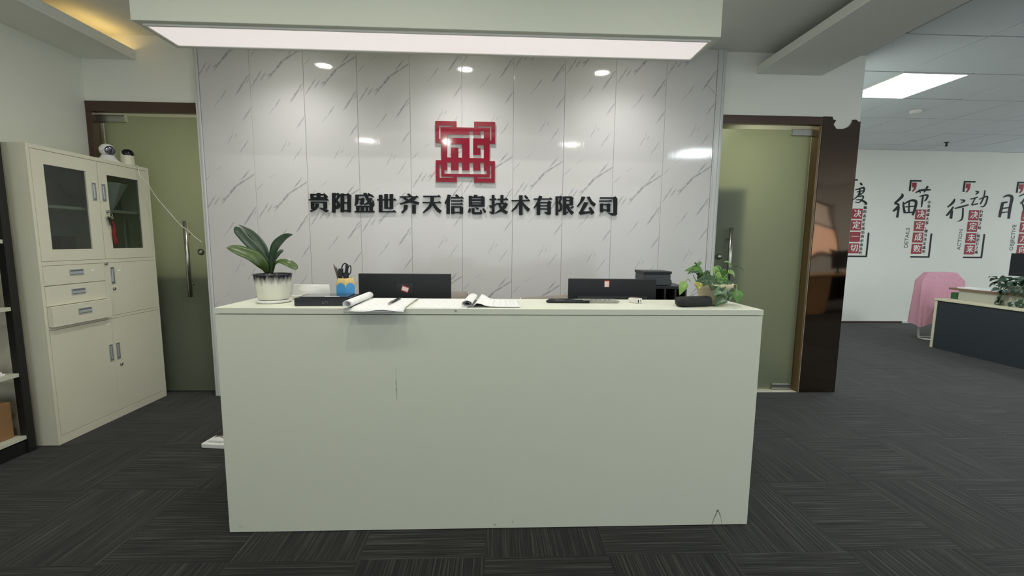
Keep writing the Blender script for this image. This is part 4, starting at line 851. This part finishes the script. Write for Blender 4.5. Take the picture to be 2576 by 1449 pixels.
gc = thing('spectacle_case', 'soft black zipped spectacle case in front of the pothos pot', 'case', (.885, 1.835, ZT))
ga, gb = Vector((.794, 1.795, ZT + .0225)), Vector((.962, 1.822, ZT + .0225)); rws = []; ax_ = (gb - ga).normalized(); sd = ax_.cross(Vector((0, 0, 1)))
for k in range(13):
    v = k / 12; e_ = min(1, math.sqrt(max(0, 1 - max(0, (abs(v - .5) - .38) / .12) ** 2)) + .02); pz = ga.lerp(gb, v)
    rws.append([pz + sd * .033 * e_ * (abs(math.cos(a)) ** .8 * (1 if math.cos(a) > 0 else -1)) + Vector((0, 0, .022 * e_ * (abs(math.sin(a)) ** .8 * (1 if math.sin(a) > 0 else -1)) + .002 * v)) for a in [2 * PI * i / 24 for i in range(24)]])
MB().grid(rws, close=True).build('shell', mat('black_fabric', (24, 25, 27), .7, bump=.4, bscale=500), gc)
MB().tube([p_ + Vector((0, 0, .0)) for p_ in [ga.lerp(gb, v) + sd * .0338 * (1 if .08 < v < .92 else .75) for v in [k / 12 for k in range(1, 12)]]], .0012, n=6).build('zip', m_dark, gc)
MB().prism([gb + Vector((.0, -.01, -.0215)), gb + Vector((.035, .0, -.0215)), gb + Vector((.03, .012, -.0215)), gb + Vector((0, .014, -.0215))], (0, 0, .002)).build('strap_tab', m_black, gc)

# ------------------------------------------------------------------ monitors and printer behind the counter
def monitor(x0, x1, z0, z1, y, lab, label_px, deep):
    t = thing('monitor', lab, 'monitor', ((x0 + x1) / 2, y, .74))
    MB().box(x0, x1, y, y + .022, z0, z1, bev=.003).build('back_shell', m_blacktex, t)
    MB().box(x0 + .004, x1 - .004, y + .0222, y + .028, z0 + .004, z1 - .004).build('screen', mat('screen_glass', (10, 10, 12), .1), t)
    MB().box((x0 + x1) / 2 - .035, (x0 + x1) / 2 + .035, y + .03, y + .05, .755, z0 + .08, bev=.003).build('stand_neck', m_black, t)
    MB().box((x0 + x1) / 2 - .11, (x0 + x1) / 2 + .11, y - .05, y + .12, .7405, .755, bev=.003).build('stand_base', m_black, t)
    return t
m_lbl = mat('label_white', (232, 214, 208), .6); m_lblr = mat('label_red', (170, 60, 60), .6)
ymn = 2.16
p0, p1 = W(901, 688, y=ymn), W(1134, 688, y=ymn)
ml = monitor(p0.x, p1.x, .80, p0.z, ymn, 'left black monitor seen from behind, with a round stand mount and a sticker', None, 0)
pc_ = W(1018, 727, y=ymn - .001)
MB().box(pc_.x - .045, pc_.x + .045, ymn - .003, ymn - .0003, pc_.z - .045, pc_.z + .03, bev=.001).build('mount_plate', m_black, ml)
sk = MB().box(-.019, .019, -.004, -.0032, -.015, .015).xf(Matrix.Translation((pc_.x + .003, ymn, pc_.z + .0)) @ Matrix.Rotation(.35, 4, 'Y')).build('sticker', m_lblr, ml)
MB().box(-.016, .016, -.0048, -.0041, -.010, .010).xf(Matrix.Translation((pc_.x + .003, ymn, pc_.z + .0)) @ Matrix.Rotation(.35, 4, 'Y')).build('sticker_paper', m_lbl, sk)
p0, p1 = W(1431, 701, y=ymn), W(1652, 702, y=ymn)
mr_ = monitor(p0.x, p1.x, .80, p0.z, ymn, 'right black monitor seen from behind, with a small red edged sticker', None, 0)
a, b2 = W(1452, 745, y=ymn), W(1626, 752, y=ymn); MB().box(a.x, b2.x, ymn - .012, ymn - .0003, b2.z - .01, a.z, bev=.001).build('lower_bar', mat('charcoal_bar', (52, 54, 56), .5), mr_)
p_ = W(1527, 714, y=ymn); sk = MB().box(p_.x - .015, p_.x + .013, ymn - .0012, ymn - .0004, p_.z - .017, p_.z + .018).build('sticker', m_lblr, mr_); MB().box(p_.x - .013, p_.x + .0095, ymn - .0019, ymn - .0013, p_.z - .016, p_.z + .013).build('sticker_paper', m_lbl, sk)
pr = thing('receipt_printer', 'dark grey receipt printer on a black box right of the right monitor', 'printer', (.86, 2.3, 1.0))
a, b2 = W(1620, 683, y=2.22), W(1688, 690, y=2.22)
lo_ = W(1700, 719, y=2.22)
MB().box(a.x, b2.x, 2.22, 2.36, lo_.z + .001, b2.z, bev=.004).build('body', mat('charcoal_plastic', (62, 66, 70), .5), pr)
MB().prism([(a.x - .002, 2.215, b2.z + .001), (b2.x + .002, 2.215, b2.z + .001), (b2.x + .002, 2.365, b2.z + .001), (a.x - .002, 2.365, b2.z + .001)], (0, 0, .014)).build('lid', m_black, pr)
MB().tube(smoothpts([(b2.x, 2.25, lo_.z + .03), (b2.x + .012, 2.25, lo_.z + .028), (b2.x + .016, 2.25, lo_.z + .012), (b2.x + .012, 2.25, lo_.z + .002)], 4), .003, n=6).build('lead', m_black, pr)
rk = thing('black_rack', 'low black desk rack with divider edges under the receipt printer', 'rack', (.9, 2.25, .74))
x0, x1 = W(1645, 730, y=2.2).x, W(1728, 730, y=2.2).x
MB().box(x0, x1, 2.2, 2.42, lo_.z - .016, lo_.z, bev=.002).build('top_board', m_black, rk)
for k in range(4): xx = x0 + (x1 - x0 - .01) * k / 3; MB().box(xx, xx + .01, 2.2, 2.42, .7405, lo_.z - .0165, bev=.001).build('divider', m_dark, rk)
MB().box(x0 + .01, x1 - .01, 2.40, 2.415, .7405, lo_.z - .0165).build('back_board', m_black, rk)
# two mesh chairs, only the tops of their backs show over the counter
m_mesh = mat('brown_grey_mesh', (150, 142, 132), .85, var=.12, vscale=90, bump=.5, bscale=300, stretch=(1, 1, 4))
def chair(x0, x1, zt_, lab, tilt=0):
    cx_ = (x0 + x1) / 2; y = 2.80
    t = thing('office_chair', lab, 'chair', (cx_, y - .2, 0), 'mesh chairs behind the counter')
    rws = []
    for k in range(7):
        v = k / 6; rws.append([(x0 + (x1 - x0) * u, y + .04 * v - .03 * (1 - (2 * u - 1) ** 2) * 0 + .03 * (2 * u - 1) ** 2 * -1, .55 + (zt_ - .55) * v + tilt * (u - .5) * v) for u in [i / 10 for i in range(11)]])
    MB().grid(rws).build('backrest', m_mesh, t, solid=.02)
    rws = []
    MB().tube([(x0 - .004, y - .03, .5), (x0 - .004, y + .01, zt_ - .02 - tilt / 2), (x0 - .002, y + .012, zt_ - tilt / 2)], .008, n=8).build('frame_tube', m_chrome, t)
    MB().tube([(x1 + .004, y - .03, .5), (x1 + .004, y + .01, zt_ - .02 + tilt / 2), (x1 + .002, y + .012, zt_ + tilt / 2)], .008, n=8).build('frame_tube', m_chrome, t)
    MB().box(x0, x1, y - .46, y - .01, .43, .49, bev=.02).build('seat', m_mesh, t)
    for xx in (x0 + .01, x1 - .01): MB().tube(smoothpts([(xx, y - .03, .5), (xx, y, .3), (xx, y, .012), (xx, y - .2, .012), (xx, y - .45, .012)], 3), .011, n=8).build('leg', m_chrome, t)
a = W(1176, 738, y=2.8); chair(a.x - .46, a.x, a.z + .01, 'brown grey mesh office chair partly hidden behind the left monitor')
a = W(1311, 749, y=2.8); chair(a.x, a.x + .46, a.z + .012, 'brown grey mesh office chair half hidden beside the right monitor', .03)

# ------------------------------------------------------------------ slogans on the far office wall
YS = YF - .001
m_sred = mat('red_sign_tile', (150, 30, 42), .25, spec=.35); m_sblk = mat('black_sign', (16, 18, 20), 0.4, spec=0.25); m_sgrey = mat('grey_sign', (72, 76, 76), .3); m_swht = mat('white_sign', (236, 234, 226), .4)
def textmesh(body, size, x, z, y0, dep, material, name, parent, rot=0, bold=0.0, align='CENTER', sx_=1):
    cu = bpy.data.curves.new('text', 'FONT'); cu.body = body; cu.size = size; cu.extrude = dep / 2; cu.align_x = align; cu.align_y = 'CENTER'; cu.resolution_u = 3; cu.space_line = 1.17
    tmp = bpy.data.objects.new('text', cu); C.objects.link(tmp); dg = bpy.context.evaluated_depsgraph_get(); me = bpy.data.meshes.new_from_object(tmp.evaluated_get(dg))
    bpy.data.objects.remove(tmp); bpy.data.curves.remove(cu)
    if bold:
        bb = bmesh.new()
        for kk, sh in enumerate((-bold, 0, bold)):
            m2 = me.copy(); m2.transform(Matrix.Translation((sh, 0, .00012 * kk))); bb.from_mesh(m2); bpy.data.meshes.remove(m2)
        bb.to_mesh(me); bb.free()
    me.transform(Matrix.Translation((x, y0 - dep / 2, z)) @ Matrix.Rotation(PI / 2, 4, 'X') @ Matrix.Rotation(rot, 4, 'Z') @ Matrix.Diagonal((sx_, 1, 1, 1)))
    me.name = name; me.materials.clear(); me.materials.append(material)
    o = bpy.data.objects.new(name, me); C.objects.link(o); put(o, parent); return o
def brush(strokes, org, X0, material, parent):
    b = MB()
    for ks, s in enumerate(strokes):
        pw = [((W(org[0] + x / 6.0375, org[1] + y / 6.0375, y=YS)), w_) for (x, y, w_) in s]
        P_ = smoothpts([p for p, _ in pw], 5); Q = smoothpts([(w_, 0, 0) for _, w_ in pw], 5); k = .00128
        Lp, Rp = [], []
        for i, p in enumerate(P_):
            t = (P_[min(i + 1, len(P_) - 1)] - P_[max(0, i - 1)]); t.y = 0; t = t.normalized() if t.length > 1e-6 else Vector((1, 0, 0)); nn = Vector((-t.z, 0, t.x)) * max(Q[i].x, 3) * k / 2
            c = Vector((p.x, 0, p.z)); Lp.append(c + nn); Rp.append(c - nn)
        for i in range(len(P_) - 1):
            for y0, y1 in ((YS - .004 - .0002 * ks, YS - .0002),):
                q = [Lp[i], Lp[i + 1], Rp[i + 1], Rp[i]]
                b.poly3([Vector((v.x, y0, v.z)) for v in q])
                b.poly3([Vector((v.x, y0, v.z)) for v in q[:2]] + [Vector((v.x, y1, v.z)) for v in q[1::-1]])
                b.poly3([Vector((v.x, y0, v.z)) for v in q[2:]] + [Vector((v.x, y1, v.z)) for v in q[:1:-1]])
    bmesh.ops.remove_doubles(b.bm, verts=b.bm.verts, dist=1e-5)
    return b.build('brush_character', material, parent)
O6, O7 = (2120, 430), (2340, 430)
def slogan(X0, tiles, cap, cap_top, eng, brushes, lab, eng_z=(1.2, 1.59)):
    t = thing('wall_slogan', lab, 'sign', (X0 + .24, YS, 1.7), 'slogans on the far office wall')
    MB().box(X0, X0 + .19, YS - .004, YS - .0002, 2.283, 2.307).box(X0, X0 + .026, YS - .004, YS - .0002, 2.134, 2.2825).build('corner_bracket', m_sblk, t)
    xr = X0 + .471
    MB().box(X0 + .15, xr, YS - .004, YS - .0002, 1.078, 1.102).box(xr - .026, xr, YS - .004, YS - .0002, 1.1025, 1.47).build('corner_bracket', m_sblk, t)
    cxq, czq = X0 + .042, 2.268
    MB().prism([(cxq, YS - .004, czq), (cxq + .072, YS - .004, czq), (cxq + .074, YS - .004, czq - .06), (cxq + .062, YS - .004, czq - .105), (cxq + .03, YS - .004, czq - .142), (cxq + .008, YS - .004, czq - .138), (cxq + .034, YS - .004, czq - .10), (cxq + .036, YS - .004, czq - .075), (cxq, YS - .004, czq - .075)], (0, .0038, 0)).build('quote_mark', m_sred, t)
    for n, ch in enumerate(tiles):
        z1 = 1.847 - n * .1827
        q = MB().box(X0 + .152, X0 + .322, YS - .004, YS - .0002, z1 - .16, z1).build('red_tile', m_sred, t)
        textmesh(ch, .128, X0 + .240, z1 - .082, YS - .0041, .0012, m_swht, 'tile_character', q, bold=.0032)
    textmesh('\n'.join(cap), .056, X0 + .36, (cap_top + 1.14) / 2, YS - .0002, .002, m_sblk, 'caption', t, bold=.0012)
    if eng: textmesh(eng, .088, X0 + .058, sum(eng_z) / 2, YS - .0002, .002, m_sgrey, 'english_word', t, rot=PI / 2)
    for (st_, org) in brushes: brush(st_, org, X0, m_sblk, t)
DU = [[(262, 178, 8), (280, 200, 24), (298, 215, 8)], [(188, 288, 12), (260, 268, 18), (325, 248, 20)], [(262, 268, 14), (235, 370, 15), (150, 445, 8)], [(322, 250, 22), (318, 315, 16), (245, 375, 8)], [(212, 322, 8), (270, 308, 14), (320, 300, 12)], [(255, 290, 14), (262, 365, 12)], [(225, 395, 10), (290, 380, 16), (312, 395, 16), (290, 440, 14), (240, 482, 12), (185, 470, 8)], [(195, 440, 8), (270, 440, 14), (330, 470, 24), (365, 505, 18)]]
XI = [[(895, 342, 6), (905, 380, 34), (860, 430, 30), (785, 495, 24)], [(785, 495, 22), (850, 512, 20), (815, 560, 22), (765, 612, 22)], [(765, 608, 22), (855, 560, 20)], [(852, 540, 22), (840, 620, 26), (825, 708, 28)], [(918, 470, 14), (925, 560, 24), (942, 640, 28)], [(925, 505, 14), (1030, 450, 24), (1110, 465, 32), (1100, 560, 30), (1060, 672, 26)], [(945, 548, 12), (1085, 535, 16)], [(1008, 470, 14), (1002, 630, 18)], [(940, 634, 16), (1060, 628, 18)]]
JIE = [[(1102, 332, 10), (1200, 292, 26), (1335, 287, 16)], [(1292, 232, 26), (1235, 325, 14)], [(1158, 282, 10), (1178, 335, 12)], [(1165, 390, 10), (1230, 370, 18), (1288, 372, 22), (1268, 430, 20), (1238, 462, 8)], [(1218, 375, 18), (1205, 470, 20), (1195, 552, 10)]]
XING = [[(372, 425, 14), (345, 480, 30), (262, 552, 14)], [(350, 545, 18), (300, 620, 28), (245, 680, 20)], [(332, 600, 24), (322, 660, 30), (312, 725, 34)], [(455, 438, 8), (520, 452, 22), (465, 492, 8)], [(375, 570, 14), (470, 545, 22), (580, 515, 16)], [(498, 560, 16), (492, 680, 20), (475, 740, 18), (412, 770, 6)]]
DONG = [[(685, 305, 8), (728, 322, 22), (690, 358, 8)], [(612, 428, 14), (670, 415, 16), (722, 398, 12)], [(680, 420, 12), (628, 520, 14)], [(628, 520, 14), (720, 498, 18)], [(832, 292, 8), (812, 400, 16), (760, 505, 14)], [(742, 432, 10), (820, 400, 16), (868, 392, 18), (845, 490, 18), (810, 540, 14), (768, 545, 8)]]
MU = [[(1110, 400, 14), (1180, 372, 26), (1240, 400, 36), (1225, 500, 36), (1205, 600, 36), (1190, 725, 30)], [(1100, 480, 34), (1075, 590, 36), (1050, 705, 30)], [(1095, 485, 24), (1170, 475, 20)], [(1090, 570, 18), (1190, 558, 16)], [(1085, 635, 14), (1190, 620, 14)]]
BIAO = [[(1352, 385, 10), (1425, 352, 16), (1490, 340, 10)], [(1440, 420, 20), (1400, 470, 22), (1368, 495, 14)], [(1395, 480, 14), (1420, 560, 18), (1425, 640, 14)], [(1480, 430, 14), (1540, 415, 12)], [(1500, 430, 14), (1495, 560, 16)]]
slogan(5.514, '决定一切', '正确的态度是成功的必备条件', 1.93, None, [(DU, O6)], 'black and red wall slogan ending in 一切, half hidden behind the brown pillar')
slogan(6.564, '决定成败', '小事成就大事，细节决定成功', 1.995, 'DETAILS', [(XI, O6), (JIE, O6)], 'black and red wall slogan with the word DETAILS')
slogan(7.459, '决定未来', '行是知之始，知是行之成', 1.86, 'ACTION', [(XING, O7), (DONG, O7)], 'black and red wall slogan with the word ACTION', (1.21, 1.545))
slogan(8.354, '决定方向', '目标决定方向', 1.86, 'OBJECTIVE', [(MU, O7), (BIAO, O7)], 'black and red wall slogan with the word OBJECTIVE at the right edge', (1.17, 1.66))

# ------------------------------------------------------------------ office desk, pink chair, monitor, plants
dk = thing('office_desk', 'office desk with a charcoal front panel and cream edges beyond the pillar', 'desk', (5.9, 4.2, 0))
m_char = mat('charcoal_panel', (40, 46, 52), .6, var=.08, vscale=30)
yd0, yd1 = 2.9, 4.95
MB().box(5.47, 5.49, yd0, yd1 - .03, .004, .596, bev=.001).build('front_panel', m_char, dk)
MB().box(5.465, 6.25, yd1 - .0295, yd1, .004, .596, bev=.001).build('end_panel', m_cream, dk)
MB().box(5.455, 6.25, yd0, yd1 + .005, .597, .622, bev=.002).build('desk_top', m_cream, dk)
MB().box(5.62, 5.64, yd0, yd1 - .12, .6225, .735, bev=.001).build('riser_panel', m_oak, dk)
MB().box(5.60, 5.90, yd0, yd1 - .02, .7355, .757, bev=.002).build('riser_top', m_brownedge, dk)
tag(MB().box(5.63, 5.72, 4.845, 4.925, .6225, .70, bev=.004).build('green_tin', mat('green_tin', (38, 84, 40), .4), None, loc=(5.67, 4.88, .6225)), 'small dark green box under the raised end of the office desk', 'box')
tag(MB().prism([(5.63, 4.86, .7575), (5.85, 4.90, .7575), (5.86, 4.45, .7575), (5.64, 4.44, .7575)], (0, 0, .014)).build('paper_stack', m_paper, None, loc=(5.75, 4.65, .7575)), 'white stack of paper on the office desk beside the trailing plants', 'papers')
pmx, pmy = 5.95, 4.35
# office monitor
mo = thing('monitor', 'black monitor standing behind the plants on the office desk at the right edge', 'monitor', (5.98, 4.2, .757))
a = W(2544, 637, x=6.02); zb = W(2544, 694, x=6.02).z
MB().box(6.02, 6.045, a.y - .55, a.y, zb, a.z, bev=.003).build('back_shell', m_blacktex, mo); MB().box(6.0455, 6.05, a.y - .545, a.y - .005, zb + .005, a.z - .005).build('screen', m_black, mo)
MB().box(6.03, 6.05, a.y - .31, a.y - .24, .65, zb + .05).build('stand_neck', m_black, mo); MB().box(5.95, 6.15, a.y - .38, a.y - .17, .6225, .64, bev=.003).build('stand_base', m_black, mo)
# trailing pothos pots on the raised shelf
me_leaf = []; lm_desk = [leafmat('desk_leaf', c, c2) for c, c2 in (((24, 44, 28), (40, 64, 40)), ((30, 52, 34), (52, 76, 50)), ((52, 72, 58), (74, 94, 76)))]
for k in range(3):
    rows_ = []; sp = [Vector((0, 0, 0)), Vector((.03, 0, .012)), Vector((.07, 0, .008)), Vector((.11, 0, -.015))]; ws = [.02, .075, .06, .002]
    sp2 = smoothpts(sp, 3); w2 = smoothpts([(q, 0, 0) for q in ws], 3)
    for p, q in zip(sp2, w2): rows_.append([p + Vector((0, q.x / 2 * s, .006 * abs(s) - .002))for s in (-1, -.5, 0, .5, 1)])
    m_ = MB().grid(rows_).mesh('leaf'); m_.materials.append(lm_desk[k]); me_leaf.append(m_)
random.seed(11)
def pothos(y, lab, nl, spread):
    t = thing('trailing_plant', lab, 'plant', (5.72, y, .7575), 'trailing plants on the office desk')
    MB().lathe([(0, .0003), (.05, .0003), (.055, .01), (.07, .085), (.066, .085), (.06, .075), (0, .075)], n=24, loc=(5.72, y, .7575)).build('pot', m_white, t)
    MB().lathe([(0, .0755), (.06, .0755), (0, .082)], n=16, loc=(5.72, y, .7575)).build('soil', m_bx, t)
    for k in range(nl):
        a = random.uniform(0, 2 * PI); rr = random.uniform(.02, spread); z = .7575 + .085 + random.uniform(-.02, .09) - max(0, rr - .1) * .35
        o = bpy.data.objects.new('leaf', me_leaf[k % 3]); C.objects.link(o)
        o.location = (5.72 + rr * math.cos(a), y + rr * math.sin(a), z); o.rotation_euler = (random.uniform(-.7, .7), random.uniform(-.2, .9), a + random.uniform(-.6, .6)); s = random.uniform(.45, .85); o.scale = (s, s, s); put(o, t)
    for k in range(5):
        y2 = y + random.uniform(-.1, .1); pts_ = smoothpts([(5.70, y, .85), (5.60, y2, .85), (5.575, y2, .77), (5.565, y2, .70 - .03 * k)], 4); MB().tube(pts_, .0022, n=5).build('vine', lm[1], t)
        for q in pts_[7:-1:3] + [pts_[-1]]:
            o = bpy.data.objects.new('leaf', me_leaf[k % 2]); C.objects.link(o); o.location = q + Vector((-.006, 0, .0)); o.rotation_euler = (random.uniform(-.4, .4), 1.25, PI + random.uniform(-.7, .7)); o.scale = (.55,) * 3; put(o, t)
pothos(4.36, 'dark green trailing plant in a white pot at the left of the desk plants', 75, .18)
pothos(4.13, 'dark green trailing plant in a white pot nearest the right edge of the photo', 75, .16)
# chair with a pink cloth over it
pk = thing('visitor_chair', 'office chair on a white tube base standing between the desk and the far wall', 'chair', (6.0, 5.4, 0))
m_tubew = mat('white_tube', (214, 214, 206), .3)
bxs = MB().box(5.82, 6.18, 5.40, 5.45, .48, .885, bev=.02).build('backrest', m_mesh, pk); MB().box(5.86, 6.14, 5.02, 5.39, .42, .47, bev=.02).build('seat', m_mesh, pk)
for xx in (5.84, 6.16): MB().tube(smoothpts([(xx, 5.43, .5), (xx, 5.44, .3), (xx, 5.45, .014), (xx, 5.3, .014), (xx, 5.1, .014)], 3), .012, n=8).build('leg', m_tubew, pk)
MB().tube([(5.84, 5.45, .014), (6.16, 5.45, .014)], .012, n=8).build('base_bar', m_tubew, pk)
# cloth: hangs all round the chair back in soft folds, longest at its left front corner
rws = []
def ring(x0, x1, y0, y1, n=56, p=4):
    out = []
    for i in range(n):
        a = 2 * PI * i / n; c, s_ = math.cos(a), math.sin(a)
        out.append(((x0 + x1) / 2 + (x1 - x0) / 2 * abs(c) ** (2 / p) * (1 if c > 0 else -1), (y0 + y1) / 2 + (y1 - y0) / 2 * abs(s_) ** (2 / p) * (1 if s_ > 0 else -1), a))
    return out
levels = [(.0, 0, .0, .918), (.6, 0, .0, .917), (.94, 0, .0, .912), (1, 0, 0, .897), (1, 1, .06, .80), (1, 1, .3, .64), (1, 1, .6, .46), (1, 1, .85, .32), (1, 1, 1, .21)]
for (top, sh, v, z) in levels:
    row = []
    cxm, cym = 6.0, 5.42
    R0 = ring(5.79 - .085 * sh - .02 * v, 6.22 + .09 * sh + .04 * v, 5.36 - .02 * sh - .05 * v, 5.47 + .01 * sh + .02 * v, p=6)
    for (x, y, a) in R0:
        fo = (.014 * math.sin(a * 9 + 1.3) + .010 * math.sin(a * 15 + v * 2)) * v ** .6
        x, y = cxm + (x - cxm) * top, cym + (y - cym) * top
        dx, dy = (x - cxm), (y - cym); ln_ = math.hypot(dx, dy) + 1e-6
        row.append((x + dx / ln_ * fo, y + dy / ln_ * fo, z + .025 * v * math.sin(a * 3) + .02 * v * dx))
    rws.append(row)
clo = MB().grid(rws, close=True).build('pink_cloth', mat('pink_fleece', (206, 152, 166), .95, var=.12, vscale=30, bump=.5, bscale=150), None, loc=(6.0, 5.5, .5))
tag(clo, 'pink fleece cloth draped over the office chair beyond the desk', 'cloth')
# ceiling fittings in the office
sd_ = thing('smoke_detector', 'small round white smoke detector on the office grid ceiling', 'detector', (4.635, 4.64, H))
MB().lathe([(.055, 0), (.055, -.012), (.045, -.03), (.02, -.036), (0, -.036)], n=24, loc=(4.635, 4.64, H - .0003)).build('body', m_white, sd_)
sp_ = thing('sprinkler', 'tiny dark sprinkler head hanging from the office grid ceiling', 'sprinkler', (6.5, 5.99, H))
MB().lathe([(.03, 0), (.03, -.006), (.012, -.008), (.010, -.05), (.022, -.052), (.022, -.056), (0, -.056)], n=16, loc=(6.5, 5.99, H - .0003)).build('head', m_dark, sp_)
# the office behind the visitor, seen only as a reflection in the polished pillar
wn = struct(MB().box(7.45, 8.55, YN + .0005, YN + .03, .95, 1.0).box(7.45, 8.55, YN + .0005, YN + .03, 2.3, 2.35).box(7.45, 7.5, YN + .0005, YN + .03, 1.0, 2.3).box(8.5, 8.55, YN + .0005, YN + .03, 1.0, 2.3).build('window_1', m_dkbrown))
MB().box(7.501, 8.499, YN + .001, YN + .006, 1.001, 1.66).build('sunlit_blind', emis('sunlit_blind', (1.0, .58, .30), 1.5), wn)
MB().box(7.501, 8.499, YN + .001, YN + .006, 1.75, 2.299).build('upper_blind', emis('upper_blind', (1.0, .84, .55), .6), wn)
t = thing('wooden_desk', 'wooden desk behind the visitor, seen only mirrored in the polished pillar', 'desk', (6.3, -.9, 0))
MB().box(5.5, 7.2, -1.2, -.5, .72, .75, bev=.003).build('desk_top', m_wood, t)
MB().box(5.55, 5.95, -1.15, -.55, .004, .719, bev=.003).build('drawer_unit', m_wood, t); MB().box(7.1, 7.15, -1.15, -.55, .004, .719).build('leg_panel', m_wood, t)
MB().box(5.95, 7.1, -1.13, -1.11, .2, .719).build('modesty_panel', m_blacktex, t)
t = thing('monitor', 'black monitor on the desk mirrored in the polished pillar', 'monitor', (6.5, -.9, .75))
MB().box(6.2, 6.8, -.92, -.88, .82, 1.15, bev=.004).build('back_shell', m_blacktex, t); MB().box(6.4, 6.6, -1.0, -.8, .7505, .765).box(6.47, 6.53, -.95, -.921, .765, .9).build('stand', m_black, t)
